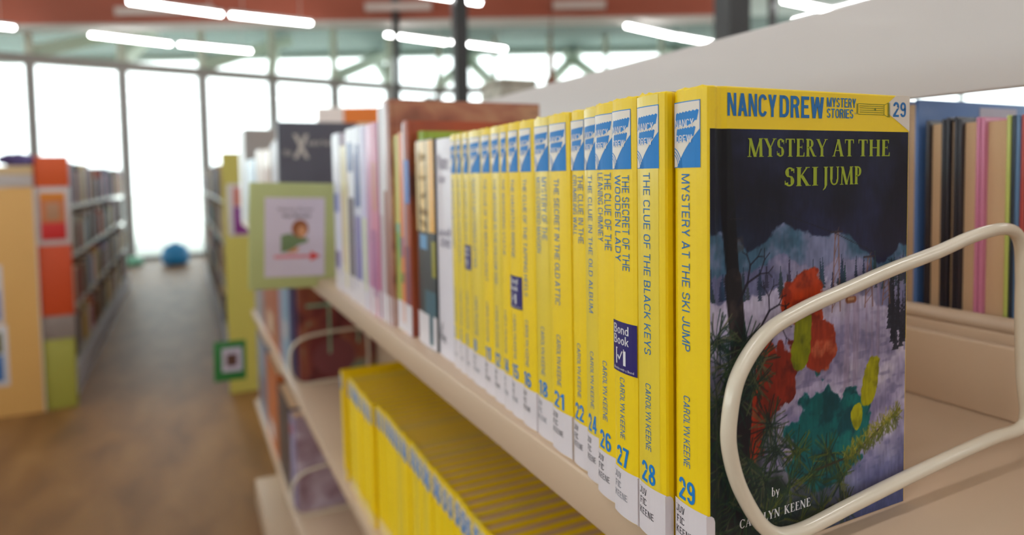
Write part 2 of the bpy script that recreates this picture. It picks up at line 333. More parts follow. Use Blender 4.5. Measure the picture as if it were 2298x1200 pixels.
# window wall: two straight runs of bays
W0 = Vector((-2.02, 12.40)); dw = Vector((1.2, .27)).normalized(); BAY = 1.225
wall_pts = [W0+dw*BAY*i for i in range(-6, 7)]
dir2 = Vector((math.cos(yaw), -math.sin(yaw))).normalized(); e0 = wall_pts[-1]
wall2 = [e0+dir2*BAY*i for i in range(0, 9)]
ALLW = wall_pts+wall2[1:]
XL, XR, YB = wall_pts[0].x, wall2[-1].x, -7.0
CEIL = EYE+3.0
st('floor', [(XL, YB, 0), (XR, YB, 0), (XR, ALLW[-1].y, 0)]+[(p.x, p.y, 0) for p in reversed(ALLW[:-1])], [tuple(range(3+len(ALLW)-1))], M_CARPET)
M_CEIL = mat('ceiling_paint', (150, 160, 156), .8, 0, .04, 2)
f2 = Vector((fw.x, fw.y)).normalized()
def slab(name, pts, z0, z1, m):
    n = len(pts); V = [(x, y, z0) for x, y in pts]+[(x, y, z1) for x, y in pts]
    o = st(name, V, [tuple(range(n))[::-1], tuple(range(n, 2*n))]+[(i, (i+1) % n, n+(i+1) % n, n+i) for i in range(n)], m); return o
m0, m1 = f2*13.2-dir2*22, f2*13.2+dir2*18
slab('ceiling', [(XL-6, YB), (XR+6, YB), (m1.x, m1.y), (m0.x, m0.y)], CEIL, CEIL+.15, mat('ceiling_inside', (214, 226, 224), .8, 0, .03, 2))
M_SOF = mat('roof_overhang_paint', (128, 146, 142), .8, 0, .05, 2)
q0 = f2*16.3-dir2*22; q1 = f2*16.3+dir2*18
slab('roof_overhang', [(m0.x, m0.y), (m1.x, m1.y), (q1.x, q1.y), (q0.x, q0.y)], CEIL, CEIL+.15, M_SOF)
M_MUL = mat('mullion_paint', (150, 146, 144), .5, 0, .04, 3)
M_STR = mat('pale_green_steel', (206, 216, 198), .5, 0, .04, 3)
HEAD = EYE+1.866
def bay(n, a, b):
    d = (b-a).normalized(); nrm = Vector((-d.y, d.x)); L_ = (b-a).length
    e = tag(empty('window_%d' % n, (a.x, a.y, 0), rz=math.atan2(d.y, d.x)), kind='structure')
    box('mullion', -.065, .065, -.09, .09, 0, HEAD-.07, M_MUL, e); box('upper_mullion', -.05, .05, -.06, .06, HEAD+.07, CEIL, M_STR, e)
    box('head_rail', -.066, L_-.066, -.08, .08, HEAD-.07, HEAD+.07, mat('head_rail_paint', (150, 146, 140), .5), e)
    box('sill', .035, L_-.035, -.06, .06, 0, .06, mat('sill_dark', (110, 112, 112), .5), e)
    box('pane', .065, L_-.065, -.006, .006, .06, HEAD-.07, GLASS, e)
    box('upper_pane', .035, L_-.035, -.006, .006, HEAD+.07, CEIL, GLASS, e)
for i in range(len(ALLW)-1): bay(i+1, ALLW[i], ALLW[i+1])
# side walls: left is unseen, its glazing added to light the spines; back is plain
def glazed(name, x, y0, y1):
    L_ = [(x-.05, x+.05, y0, y1, 0, 1.2), (x-.05, x+.05, y0, y1, 2.9, 3.05), (x-.05, x+.05, y0, y1, CEIL-.1, CEIL)]
    y = y0
    while y < y1: L_.append((x-.04, x+.04, y, y+.08, 1.2, 2.9)); L_.append((x-.04, x+.04, y, y+.08, 3.05, CEIL-.1)); y += 1.5
    w_ = tag(boxes(name, L_, M_MUL), kind='structure')
    box('pane', x-.006, x+.006, y0, y1, 1.2, CEIL-.1, GLASS, w_)
glazed('wall_left', XL, YB, wall_pts[0].y)
glazed('wall_right', XR, YB, ALLW[-1].y)
stbox('wall_back', XL, XR, YB-.1, YB, 0, CEIL, mat('wall_paint', (214, 206, 200), .8, 0, .02, 2))
st('pavement_outside', [(-60, -30, -.12), (60, -30, -.12), (60, 80, -.12), (-60, 80, -.12)], [(0, 1, 2, 3)], mat('pale_concrete', (228, 228, 222), .9, 0, .05, 1))
# overhang edge beam and struts
L_ = []
fwd2 = Vector((fw.x, fw.y)).normalized()
for i, p in enumerate(ALLW[3:-2]):
    s_ = 16.25-p.dot(fwd2); q = p+fwd2*max(.9, min(2.4, s_))
    q = q+dir2*(.75 if i % 2 else -.75)
    ob = bars('roof_strut', [((p.x, p.y+.08, HEAD+.12), (q.x, q.y, CEIL-.12), .16, .2)], M_STR)
    tag(ob, kind='structure')
tag(bars('trim_1', [((q0.x, q0.y, CEIL-.06), (q1.x, q1.y, CEIL-.06), .3, .12)], mat('fascia', (150, 164, 154), .6)), kind='structure')
# red beam across the hall
b0 = fwd2*9.3-dir2*9; b1 = fwd2*9.3+dir2*3.05
M_RED = mat('rust_red_paint', (176, 88, 64), .55, 0, .08, 1.5)
rb = tag(bars('ceiling_beam', [((b0.x, b0.y, EYE+2.535), (b1.x, b1.y, EYE+2.50), .3, .80)], M_RED), kind='structure')
tag(bars('trim_2', [((b0.x, b0.y, EYE+2.115), (b1.x, b1.y, EYE+2.08), .34, .04)], mat('pale_trim', (206, 200, 192), .6)), kind='structure')
for t_, wd, z_ in ((-4.62, 1.3, 2.27), (-1.48, .88, 2.27), (.95, .7, 2.25)):
    q = fwd2*9.10+dir2*t_  # white boxes stand in for ghost reflections of light on the beam
    tag(box('beam_reflection', -wd/2, wd/2, -.04, .04, -.055, .055, mat('reflection_white', (226, 205, 198), .5), loc=(q.x, q.y, EYE+z_), rot=(0, 0, -yaw)), 
        {-4.62: 'wide white painted reflection on the red beam, left', -1.48: 'white painted reflection on the red beam, middle of three', .95: 'white painted reflection on the red beam near the dark column'}[t_], 'painted reflection')
# columns
M_COL = mat('dark_column_paint', (46, 44, 45), .5, 0, .05, 3)
def col(x, y, s, z1=CEIL, m=M_COL, rz=-yaw+.35):
    c = tag(empty('column', (x, y, 0), rz=rz), kind='structure')
    box('shaft', -s/2, s/2, -s/2, s/2, .02, z1-.06, m, c); box('base_plate', -s*.8, s*.8, -s*.8, s*.8, 0, .02, m, c); box('cap_plate', -s*.8, s*.8, -s*.8, s*.8, z1-.06, z1, m, c)
col(2.85, 7.05, .15); col(2.65, 8.85, .08); col(3.015, 3.075, .15); col(6.41, 5.88, .07)
# ------------------------------------------------------------------ ceiling lamps
M_TUBE = mat('lamp_diffuser', (255, 252, 250), .5, emit=LAMP)
M_HOU = mat('lamp_housing', (220, 220, 220), .5)
def lamp(p, q, label, group, hw=.026):
    p = Vector(p); q = Vector(q); d = q-p; L_ = d.length; m_ = (p+q)/2
    e = empty('linear_lamp', (m_.x, m_.y, EYE+m_.z), label, 'ceiling lamp', group, rz=math.atan2(d.y, d.x))
    box('diffuser', -L_/2+.01, L_/2-.01, -hw, hw, -.035, .0, M_TUBE, e, bev=.01)
    box('housing', -L_/2, L_/2, -hw-.004, hw+.004, .0, .035, M_HOU, e, bev=.006)
    for s_ in (-1, 1): box('cable', s_*L_*.35-.003, s_*L_*.35+.003, -.003, .003, .035, CEIL-EYE-m_.z, M_HOU, e)
LZ = 2.0
def lampline(x, y, n, tags, gap=.07, dy=.03):
    for i in range(n):
        xa = x+i*(1.0+gap); lamp((xa, y+i*.16, LZ), (xa+1.0, y+i*.16+.12, LZ), tags[i] if tags else 'added unseen lamp brightening the reading hall', None if tags else 'lamps out of view')
for p_, q_, l_ in [((-.478, 8.60), (.5105, 8.86), 'white linear ceiling lamp crossing the red beam, left one of its pair'), ((.583, 8.834), (1.5705, 8.947), 'white linear ceiling lamp crossing the red beam, right one of its pair'),
        ((-1.0606, 10.716), (-.0708, 11.055), 'linear ceiling lamp in the far row over the left windows, left one'), ((.0169, 11.021), (1.0427, 11.229), 'linear ceiling lamp in the far row over the left windows, right one'),
        ((2.624, 9.261), (3.62, 9.50), 'ceiling lamp left of the thick dark column'), ((3.6532, 9.429), (4.675, 9.637), 'ceiling lamp right of the thick dark column'),
        ((5.467, 7.524), (6.591, 7.861), 'ceiling lamp above the grey plate, left one of the pair'), ((6.6223, 7.8489), (7.5256, 8.0316), 'ceiling lamp above the grey plate, right one touching the near column'),
        ((-2.9, 10.25), (-1.85, 10.59), 'ceiling lamp cut by the left edge of the picture'), ((2.2, 7.05), (3.1778, 7.18), 'ceiling lamp at the top edge over the red beam'),
        ((6.4, 5.72), (7.337, 5.84), 'ceiling lamp at the upper right between the columns'), ((7.42, 6.45), (7.40, 5.15), 'ceiling lamp running lengthwise above the sloping grey plate')]:
    lamp((*p_, LZ), (*q_, LZ), l_, None)
for yy in (4.6, 2.2, -.3, -2.8, -5.2):  # unseen ceiling lamps added to brighten the room
    for xx in (-5.5, -2.2, 1.1, 4.4):
        lamp((xx, yy, LZ+.2), (xx+2.0, yy+.1, LZ+.2), 'added unseen lamp brightening the reading hall', 'added fill lamps out of view', .055)
# ------------------------------------------------------------------ the near shelving range
ZS, ZL, ZB = EYE-.159, EYE-.53, EYE-.90        # upper, middle and bottom shelf surfaces
XLIP, XLIP2 = .1845, .230
UN = [(.14, 1.08), (1.08, 1.98), (1.98, 2.88)]
rg = empty('shelving_range', (.47, .6, 0), 'cream steel double-sided library shelving carrying the yellow books', 'bookshelf')
def R(*a): return (a[0]-.47, a[1]-.47, a[2]-.6, a[3]-.6, a[4], a[5])
for (ya, yb) in UN:
    g = .002; XLIP = .205 if ya > 1.9 else .1845
    sh = boxes('shelf', [R(XLIP+.001, .462, ya+g, yb-g, ZS-.004, ZS), R(XLIP, XLIP+.003, ya+g, yb-g, ZS-.024, ZS)], M_SHELF, rg, bev=.0012)
    box('back_lip', *R(.455, .462, ya+g, yb-g, ZS, ZS+.0465), M_SHELF, sh, bev=.0015)
    f = boxes('shelf', [R(.474, .76, ya+g, yb-g, ZS-.004, ZS), R(.757, .76, ya+g, yb-g, ZS-.024, ZS)], M_SHELF, rg, bev=.0012)
    box('back_lip', *R(.468, .474, ya+g, yb-g, ZS, ZS+.052), M_SHELF, f, bev=.0015)
    tube('rolled_rim', [(.4725-.47, ya+g-.6, ZS+.056), (.4725-.47, yb-g-.6, ZS+.056)], .0055, M_SHELF, f, n=12, sub=1)
    for z_ in (ZL, ZB):
        boxes('shelf', [R(XLIP2+.001, .45, ya+g, yb-g, z_-.004, z_), R(XLIP2, XLIP2+.003, ya+g, yb-g, z_-.022, z_)], M_SHELF, rg, bev=.0012)
        boxes('shelf', [R(.49, .72, ya+g, yb-g, z_-.004, z_), R(.717, .72, ya+g, yb-g, z_-.022, z_)], M_SHELF, rg, bev=.0012)
    box('base', *R(XLIP2-.01, .74, ya+g, yb-g, 0, .1), M_SHELFD, rg, bev=.002)
    box('centre_panel', *R(.452, .488, ya+.02, yb-.02, .1, ZS-.026), M_SHELFD, rg)
for y_ in (.14, 1.08, 1.98, 2.88):
    box('upright', *R(.451, .489, y_-.017, y_+.017, .1, EYE+.06), M_SHELFD, rg)
    box('bracket', *R(XLIP2+.01, .45, y_-.0015, y_+.0015, ZL-.02, ZL+.0), M_SHELFD, rg)
can = box('top_plate', *R(.466, .474, .1, 1.9, EYE+.0487, EYE+.1262), M_CAN, rg, bev=.0015)
# the wire bookend at the near end of the upper shelf
def bookend(name_label, pts, loc, r=.0031):
    e = empty('wire_bookend', loc, name_label, 'bookend')
    tube('wire_loop', [(x-loc[0], y-loc[1], z-loc[2]) for x, y, z in pts], r, M_WIRE, e, closed=True, n=16, sub=10)
    return e
WY = .1905
def wp(x, z, y=WY): return (x, y, EYE+z)
K = .8125
NB = [(.1895, -.0965), (.1945, -.0800), (.2085, -.0658), (.229, -.0582), (.257, -.0520), (.2875, -.0455), (.320, -.0400), (.352, -.0335), (.3785, -.0318), (.3905, -.0385), (.3935, -.056), (.394, -.083), (.3965, -.112), (.4005, -.132), (.395, -.1390), (.370, -.1395), (.340, -.1415), (.300, -.1450), (.262, -.1490), (.228, -.1525), (.2105, -.1475), (.1965, -.129), (.1898, -.111)]
be = bookend('cream wire loop bookend holding up the front yellow book', [wp(a*.979, b*.979-.0005) for a, b in NB], (.2, WY, ZS))
NB2 = [(.226, -.455), (.232, -.43), (.25, -.413), (.285, -.403), (.36, -.398), (.41, -.402), (.425, -.43), (.425, -.50), (.41, -.5265), (.32, -.5265), (.26, -.5265), (.236, -.51), (.227, -.485)]
bookend('wire loop bookend on the middle shelf behind the lower yellow books', [wp(a, b, 1.75) for a, b in NB2], (.235, 1.75, ZL), .004)
bookend('wire loop bookend on the bottom shelf, lowest in the picture', [wp(a, b-.37, 1.80) for a, b in NB2], (.235, 1.80, ZB), .004)
# ------------------------------------------------------------------ books
HB = .192
def cover_geo(t, h, d, b=.0012, bt=.0022, hinge=True):
    """U-shaped case: two boards and a slightly rounded spine with a joint groove"""
    near = [(d, 0)]+([(.010, 0), (.0078, .0009), (.0058, .0009), (.0038, 0)] if hinge else [])+[(.0012, 0)]
    spine = [(-b*(1-(2*k/8-1)**2), t*k/8) for k in range(1, 8)]
    outer = near+[(.0002, .0004)]+spine+[(.0002, t-.0004)]+[(x, t-y) for x, y in reversed(near)]
    inner = [(d, t-bt), (.003, t-bt), (.003, bt), (d, bt)]
    P = outer+inner; n = len(P)
    V = [(x, y, 0) for x, y in P]+[(x, y, h) for x, y in P]
    F = [tuple(range(n))[::-1], tuple(range(n, 2*n))]+[(i, (i+1) % n, n+(i+1) % n, n+i) for i in range(n)]
    # outline runs clockwise seen from above: flip
    F = [tuple(reversed(f)) for f in F]
    return V, F
def fix(o):
    bm = bmesh.new(); bm.from_mesh(o.data); bmesh.ops.recalc_face_normals(bm, faces=bm.faces); bm.to_mesh(o.data); bm.free()
def case(t, h, d, m, parent, bev=.0007, hinge=True, b=.0012):
    V, F = cover_geo(t, h, d, b, hinge=hinge); n_ = len(V)//2; V = [v if (k < n_ or v[0] > .0035) else (v[0]+random.uniform(0, .0002), v[1], v[2]+.0003*math.sin(v[1]*700+t*9000)) for k, v in enumerate(V)]; o = mesh('cover', V, F, m, parent); fix(o)
    if bev:
        md = o.modifiers.new('bevel', 'BEVEL'); md.width = bev; md.segments = 2; md.limit_method = 'ANGLE'; md.angle_limit = math.radians(50)
    box('page_block', .0035, d-.004, .0024, t-.0024, .003, h-.003, PAGE, parent)
    return o
def spine_map(t, b=.0012):
    def f(s, z, lift):     # s runs from the far edge (left as read) to the near edge
        y = t-s; q = 2*y/t-1
        return (-b*(1-min(1, q*q))-.00006-.00006*lift, y, z)
    return f
def cover_map(x0=0):
    return lambda u, z, lift: (u, -.00005-.00005*lift, z)
NM = {'blue_ink': 'blue_corner', 'white_panel': 'logo_panel', 'spine_label': 'shelf_label', 'black_ink': 'label_lettering', 'navy_sticker': 'navy_sticker', 'white_ink': 'white_lettering', 'deep_blue_ink': 'title_lettering', 'grey_ink': 'label_lettering'}
def emblem(D, t, detail=2):
    z0, z1 = .1605, .1868; s0, s1 = .0004, t-.0030; W = s1-s0
    D.rect(M_BLUE, s0, s1, z0, z1, 1)
    us = [s0+.0003+(W-.0006)*i/16 for i in range(17)]
    def edge(u):
        a = (u-s0)/W; return z0+(.0003 if a < .16 else .0003+.0150*((a-.16)/.84)**.82)
    D.cols(M_WHT, us, edge, lambda u: z1-.0004, 2)
    # lamp rim arcs in the lower left corner
    for r0, r1 in ((.30, .325), (.37, .395), (.44, .47)):
        P = []
        for k in range(9): a = math.radians(-4+88*k/8); P.append((s0+W*max(.01, r1*math.cos(a)-.12), z0+.0004+W*r1*1.1*math.sin(a)))
        for k in range(8, -1, -1): a = math.radians(-4+88*k/8); P.append((s0+W*max(.01, r0*math.cos(a)-.12), z0+.0004+W*r0*1.1*math.sin(a)))
        P = [q for q in P]; V = P; n = 9
        D.add(M_BLUE, P, [(k, k+1, 2*n-2-k, 2*n-1-k) for k in range(n-1)], 3)
    # two brushed bands with the words knocked out in white
    rnd = random.Random(3)
    for (za, zb, a0, a1) in ((.1766, .1822, .10, .96), (.1706, .1758, .14, .86)):
        n = 14; top = []; bot = []
        for k in range(n+1):
            a = a0+(a1-a0)*k/n; top.append((s0+W*a, zb+(.0003 if k % 2 else -.0002)+a*.0008)); bot.append((s0+W*(a-.06), za+(.0004 if k % 3 else -.0004)+a*.0008+(.0012 if k > 11 else 0)))
        V = top+bot; F = [(k, n+1+k, n+2+k, k+1) for k in range(n)]
        D.add(M_BLUE, V, F, 3)
    if detail:
        D.text(M_LETW, 'NANCY', s0+W*.08, s0+W*.80, .1766, .1797, .02, 4)
        D.text(M_LETW, 'DREW', s0+W*.10, s0+W*.74, .1704, .1735, .02, 4)
def sticker(D, t, s0, z0, z1, words=True):
    s1 = t-.0002; D.rect(M_NAVY, s0, s1, z0, z1, 3); W = s1-s0; H = z1-z0
    D.text(M_LETW, 'Bond', s0+W*.05, s0+W*.72, z1-H*.24, z1-H*.06, .01, 4)
    D.text(M_LETW, 'Book', s0+W*.05, s0+W*.72, z1-H*.45, z1-H*.27, .01, 4)
    a0, a1, b0, b1 = s0+W*.16, s0+W*.60, z0+H*.15, z0+H*.47
    for q in ((a0, a0+W*.045, b0, b1), (a1-W*.10, a1, b0, b1-H*.03), (a0, a1, b0, b0+H*.055), (a0, a1-W*.06, b1-H*.022, b1)): D.rect(M_LETW, *q, 4, 1)
    D.poly(M_LETW, [(a0+W*.10, b0+H*.19), (a0+W*.07, b0+H*.165), (a0+W*.17, b0+H*.085), (a0+W*.19, b0+H*.12)], 5)
    D.poly(M_LETW, [(a0+W*.17, b0+H*.085), (a1-W*.12, b1-H*.05), (a1-W*.16, b1-H*.045), (a0+W*.16, b0+H*.12)], 5.4)
    D.text(M_LETW, 'Books with a Bond', s0+W*.06, s1-W*.1, z0+H*.04, z0+H*.09, 0, 4)
def juv(D, t, m=M_INK, z=.0205):
    D.rect(M_LAB, -.0, t, .0006, z+.0012, 2)
    W = t
    D.text(m, 'JUV', W*.06, W*.36, z-.0040, z-.0010, .0, 3, font=TYPE)
    D.text(m, 'FIC', W*.08, W*.36, z-.0085, z-.0055, .0, 3, font=TYPE)
    D.text(m, 'KEENE', W*.06, W*.62, z-.0130, z-.0100, .01, 3, font=TYPE)
# number, title lines, spine x, far-edge y, sticker, worn, title z-range, number z
YB_ = [('29', ['MYSTERY AT THE SKI JUMP'], 0.1800, 0.2185, 0, 0, (.0865, .1580), M_INK),
       ('28', ['THE CLUE OF THE BLACK KEYS'], 0.1765, 0.2377, 0, 1, (.0806, .1588), M_INK),
       ('27', ['THE SECRET OF THE', 'WOODEN LADY'], 0.1765, 0.2565, 1, 0, (.1148, .1578), M_GREY),
       ('26', ['THE CLUE OF THE', 'LEANING CHIMNEY'], 0.1800, 0.2760, 0, 0, (.122, .159), M_INK),
       ('24', ['THE CLUE IN THE OLD ALBUM'], 0.1840, 0.2920, 0, 1, (.088, .158), M_INK),
       ('22', ['THE CLUE IN THE', 'CRUMBLING WALL'], 0.1868, 0.3110, 0, 0, (.122, .158), M_INK),
       ('21', ['THE SECRET IN THE OLD ATTIC'], 0.1870, 0.3340, 0, 0, (.085, .156), M_INK),
       ('18', ['MYSTERY OF THE', 'MOSS-COVERED MANSION'], .1890, .3557, 0, 1, (.118, .157), M_GREY),
       ('16', ['THE CLUE OF THE TAPPING HEELS'], .1890, .3754, 0, 0, (.083, .156), M_INK),
       ('15', ['THE HAUNTED BRIDGE'], .1900, .3936, 2, 0, (.105, .156), M_GREY),
       ('14', ['THE WHISPERING STATUE'], .1910, .4074, 0, 0, (.105, .156), M_GREY),
       ('12', ['THE MESSAGE IN THE HOLLOW OAK'], .1920, .4250, 0, 1, (.083, .156), M_INK),
       ('11', ['THE CLUE OF THE BROKEN LOCKET'], .1930, .4444, 0, 0, (.083, .156), M_INK),
       ('8', ['NANCY\'S MYSTERIOUS LETTER'], .1940, .4706, 0, 1, (.09, .156), M_GREY),
       ('6', ['THE SECRET OF RED GATE FARM'], .1955, .4861, 3, 1, (.09, .156), M_GREY),
       ('5', ['THE SECRET AT SHADOW RANCH'], .1960, .5007, 0, 1, (.09, .156), M_GREY),
       ('3', ['THE BUNGALOW MYSTERY'], .1970, .5173, 0, 1, (.1, .156), M_GREY)]
ynear = .1977
WORDS = {'29': 'twenty-nine', '28': 'twenty-eight', '27': 'twenty-seven', '26': 'twenty-six', '24': 'twenty-four', '22': 'twenty-two', '21': 'twenty-one', '18': 'eighteen', '16': 'sixteen', '15': 'fifteen', '14': 'fourteen', '12': 'twelve', '11': 'eleven', '8': 'eight', '6': 'six', '5': 'five', '3': 'three'}
front_book = None
M_HINGE = mat('amber_yellow_edge', (214, 168, 10), .4, .3)
for i, (num, lines, X, yf, stk, worn, (ta, tb), ink) in enumerate(YB_):
    t = yf-ynear-(.0016 if num in ('29', '22', '8', '3') else .0005); D_ = .1222
    e = empty('hardcover_book', (X+.0012, ynear, ZS), 'yellow hardcover numbered %s%s' % (WORDS[num], ', front of the row with its whole cover showing' if num == '29' else ' at the foot of its spine'+(', with a navy sticker' if stk else '')), 'book', 'numbered yellow hardcovers on the upper shelf')
    if num == '29': front_book = e
    case(t, HB, D_, M_YEL2 if (worn and i > 3) else M_YEL, e)
    D = Decal(spine_map(t))
    if worn: D.rect(M_YEL2, .0003, t*.82, .022, HB-.001, 0)
    emblem(D, t)
    n = len(lines); LT = 0 if i < 4 else .002
    if n == 1: D.text(M_BLUE2, lines[0], t*.30, t*.55, ta, tb, .004, 2, turn=True)
    else:
        D.text(M_BLUE2, lines[0], t*.50, t*.76, ta if len(lines[0]) >= len(lines[1]) else ta+.002, tb, .004, 2, turn=True)
        D.text(M_BLUE2, lines[1], t*.16, t*.42, ta+.004 if len(lines[0]) >= len(lines[1]) else ta-.006, tb, .004, 2, turn=True)
    D.text(M_BLUE2, 'CAROLYN KEENE', t*.34, t*.54, .0370 if stk == 1 else .0385, .0655 if stk == 1 else .0680, 0, 2, turn=True)
    wn = .52 if len(num) == 2 else .28
    D.text(M_BLUE, num, t*.16, t*(.16+wn), .0240+LT, .0332+LT, .06, 2)
    juv(D, t, ink, .0215+LT)
    if stk == 1: sticker(D, t, .0003, EYE-.0911-ZS, EYE-.0678-ZS)
    if stk == 2: sticker(D, t, .001, EYE-.0867-ZS, EYE-.0655-ZS)
    if stk == 3: sticker(D, t, .001, EYE-.0732-ZS, EYE-.0539-ZS)
    D.build(e, NM)
    # label folded round onto the boards
    c = Decal(cover_map()); P = [(-.0009, .0006), (.0036, .0006), (.0036, .0195), (.0030, .0212), (.0018, .0222), (-.0009, .0227)]
    c.poly(M_LAB, [(a, b+LT) if b > .01 else (a, b) for a, b in P], 2); c.build(e, NM)
    ynear = yf
# --- cover print of the front book
def paint_cover():
    W, H = 250, 352
    yy, xx = np.mgrid[0:H, 0:W]; u = xx/(W-1); v = 1-yy/(H-1)          # v up
    rs = np.random.RandomState(5)
    def noise(sx, sy, seed):
        r = np.random.RandomState(seed); g = r.rand(sy+2, sx+2)
        X = u*sx; Y = v*sy; x0 = X.astype(int); y0 = Y.astype(int); fx = X-x0; fy = Y-y0
        fx = fx*fx*(3-2*fx); fy = fy*fy*(3-2*fy)
        return (g[y0, x0]*(1-fx)+g[y0, x0+1]*fx)*(1-fy)+(g[y0+1, x0]*(1-fx)+g[y0+1, x0+1]*fx)*fy
    def fbm(s, seed, ar=1.4): return sum(noise(int(s*2**k), int(s*ar*2**k), seed+k)*.5**k for k in range(4))/1.875
    img = np.zeros((H, W, 3))
    def lay(mask, c, a=1.):
        nonlocal img
        mk = (np.clip(mask, 0, 1)*a)[..., None]; img = img*(1-mk)+np.array(c, float)*mk
    n1 = fbm(4, 11); n2 = fbm(10, 31); n3 = fbm(22, 51)
    img[:] = (20, 19, 36)
    lay(np.clip((.83-v)*3, 0, 1), (52, 46, 84), .7); lay(np.clip((n1-.45)*4, 0, 1)*(v > .55), (44, 50, 88), .6)
    lay(np.clip((.45-u)*2.4, 0, 1)*np.clip((.85-v)*4, 0, 1)*(v > .5)*n2*1.6, (40, 92, 116), .8)
    # mountains
    for base, amp, seed, c, c2 in ((.755, .09, 61, (62, 96, 118), (132, 134, 166)), (.69, .07, 71, (96, 98, 130), (150, 146, 172)), (.625, .05, 81, (176, 168, 190), (196, 190, 206))):
        r = np.random.RandomState(seed); xs = np.linspace(0, 1, 7); hs = base+amp*(r.rand(7)-.5)*.9+(-.10)*np.maximum(xs-.3, 0)
        ridge = np.interp(u, xs, hs)+.05*(n2-.5)+.03*(n3-.5)
        m_ = np.clip((ridge-v)*160, 0, 1); lay(m_, c); lay(m_*np.clip((n2-.42)*5, 0, 1), c2, .85)
    n4 = noise(30, 90, 401); snow = np.clip((.60-v+.06*(n2-.5))*8, 0, 1); lay(snow, (166, 156, 182)); lay(snow*np.clip((n2-.5)*5, 0, 1), (200, 190, 204)); lay(snow*np.clip((.44-n2)*6, 0, 1), (118, 110, 142), .8); lay(snow*np.clip((n4-.62)*5, 0, 1), (110, 104, 136), .5)
    lay(np.clip((.24-v)*6, 0, 1)*np.clip((u-.45)*4, 0, 1), (88, 96, 140), .75); lay(np.clip((.10-v)*8, 0, 1), (46, 58, 98), .7)
    # frozen fall streaks
    st_ = noise(60, 4, 91); lay((v < .62)*(v > .3)*(u > .62)*(u < .86)*np.clip((st_-.5)*4, 0, 1), (148, 130, 150), .6)
    # distant evergreens
    def tree(cx, b, hgt, wd, c):
        k = np.clip((v-b)/hgt, 0, 1); jag = .75+.25*np.sign(np.sin(k*38)); m_ = (v > b)*(v < b+hgt)*(np.abs(u-cx) < wd*(1-k*.93)*(.5+.5*(1-(k*9)%1))); lay(m_.astype(float), c, .9)
    for k in range(46):
        cx = rs.rand(); tree(cx, .60+.03*rs.rand()-.02*(cx-.3), .03+.05*rs.rand(), .010+.008*rs.rand(), (38+rs.randint(20), 52+rs.randint(20), 66+rs.randint(20)))
    for k in range(12): cx = .9+.1*rs.rand(); tree(cx, .42+.12*rs.rand(), .10+.08*rs.rand(), .02, (32, 34, 46))
    # wooden towers of a lift
    def line(x0, y0, x1, y1, wd, c, a=1.):
        dx, dy = x1-x0, (y1-y0)*1.4; L2 = dx*dx+dy*dy; px, py = u-x0, (v-y0)*1.4
        s_ = np.clip((px*dx+py*dy)/L2, 0, 1); dist = np.hypot(px-s_*dx, py-s_*dy); lay(np.clip((wd-dist)/.0035+.5, 0, 1), c, a)
    for cx, hgt in ((.60, .20), (.78, .13), (.88, .09)):
        for s_ in (-1, 1): line(cx+s_*.022, .55, cx+s_*.008, .55+hgt, .0025, (128, 84, 62), .9)
        for k in range(6): line(cx-.02+.002*k, .56+hgt*k/6, cx+.02-.002*k, .56+hgt*(k+1)/6, .0015, (128, 84, 62), .8)
        line(cx-.03, .55+hgt, cx+.03, .55+hgt, .003, (60, 44, 50))
    line(.2, .83, .6, .745, .0012, (30, 30, 40)); line(.6, .745, .99, .64, .0012, (30, 30, 40))
    for cx, cy in ((.50, .567), (.68, .575)): line(cx-.018, cy, cx+.018, cy, .012, (140, 82, 50)); line(cx-.012, cy+.002, cx+.012, cy+.002, .006, (196, 150, 110))
    lay(np.clip((.52-v)*5, 0, 1)*np.clip((.34-u+.25*(n2-.5))*8, 0, 1), (20, 30, 30), .92); lay(np.clip((.24-v+.2*(n2-.5))*8, 0, 1)*np.clip((.72-u)*4, 0, 1), (24, 38, 34), .85)
    # plain colour shapes of about the same size as the printed scene: an orange bush, a teal bush and pale green ones
    def blob(cx, cy, rx, ry, c, c2, seed, ang=0.):
        X = (u-cx); Y = (v-cy)*1.4; ca, sa = math.cos(ang), math.sin(ang); a = X*ca+Y*sa; b = -X*sa+Y*ca
        rr = np.hypot(a/rx, b/ry)+.9*(fbm(16, seed)-.5); m_ = np.clip((1-rr)*14, 0, 1); lay(m_, c); lay(m_*np.clip((fbm(20, seed+9)-.48)*6, 0, 1), c2, .8)
    blob(.55, .235, .20, .20, (10, 92, 92), (8, 58, 66), 201, .3); blob(.70, .24, .09, .13, (12, 104, 100), (8, 60, 70), 221, -.5)
    blob(.43, .59, .12, .11, (180, 58, 20), (128, 34, 16), 241); blob(.52, .47, .08, .11, (150, 48, 26), (196, 100, 66), 251)
    blob(.20, .34, .09, .22, (160, 46, 20), (104, 26, 18), 261, -.35); blob(.31, .40, .09, .14, (128, 36, 22), (84, 22, 20), 271, -.7)
    blob(.42, .49, .055, .12, (124, 128, 10), (84, 90, 10), 281, -.2); blob(.79, .345, .05, .10, (168, 162, 14), (110, 108, 12), 291, -.3); blob(.72, .27, .035, .05, (170, 166, 18), (120, 120, 14), 295)
    # trunk with bare twigs
    line(.06, 1.0, .10, .66, .028, (18, 17, 24)); line(.10, .66, .14, .40, .036, (30, 26, 30)); line(.14, .4, .10, .0, .05, (26, 22, 30))
    lay(np.clip((n3-.5)*6, 0, 1)*(np.abs(u-.115) < .03)*(v < .8)*(v > .45), (64, 52, 48), .6)
    rr_ = np.random.RandomState(17)
    def twig(x, y, a, L_, wd, dep):
        x1, y1 = x+L_*math.cos(a), y+L_*math.sin(a)/1.4; line(x, y, x1, y1, wd, (24, 20, 32), .9)
        if dep: [twig(x1, y1, a+d_*(.3+.5*rr_.rand()), L_*(.6+.2*rr_.rand()), wd*.7, dep-1) for d_ in (-1, 1)]
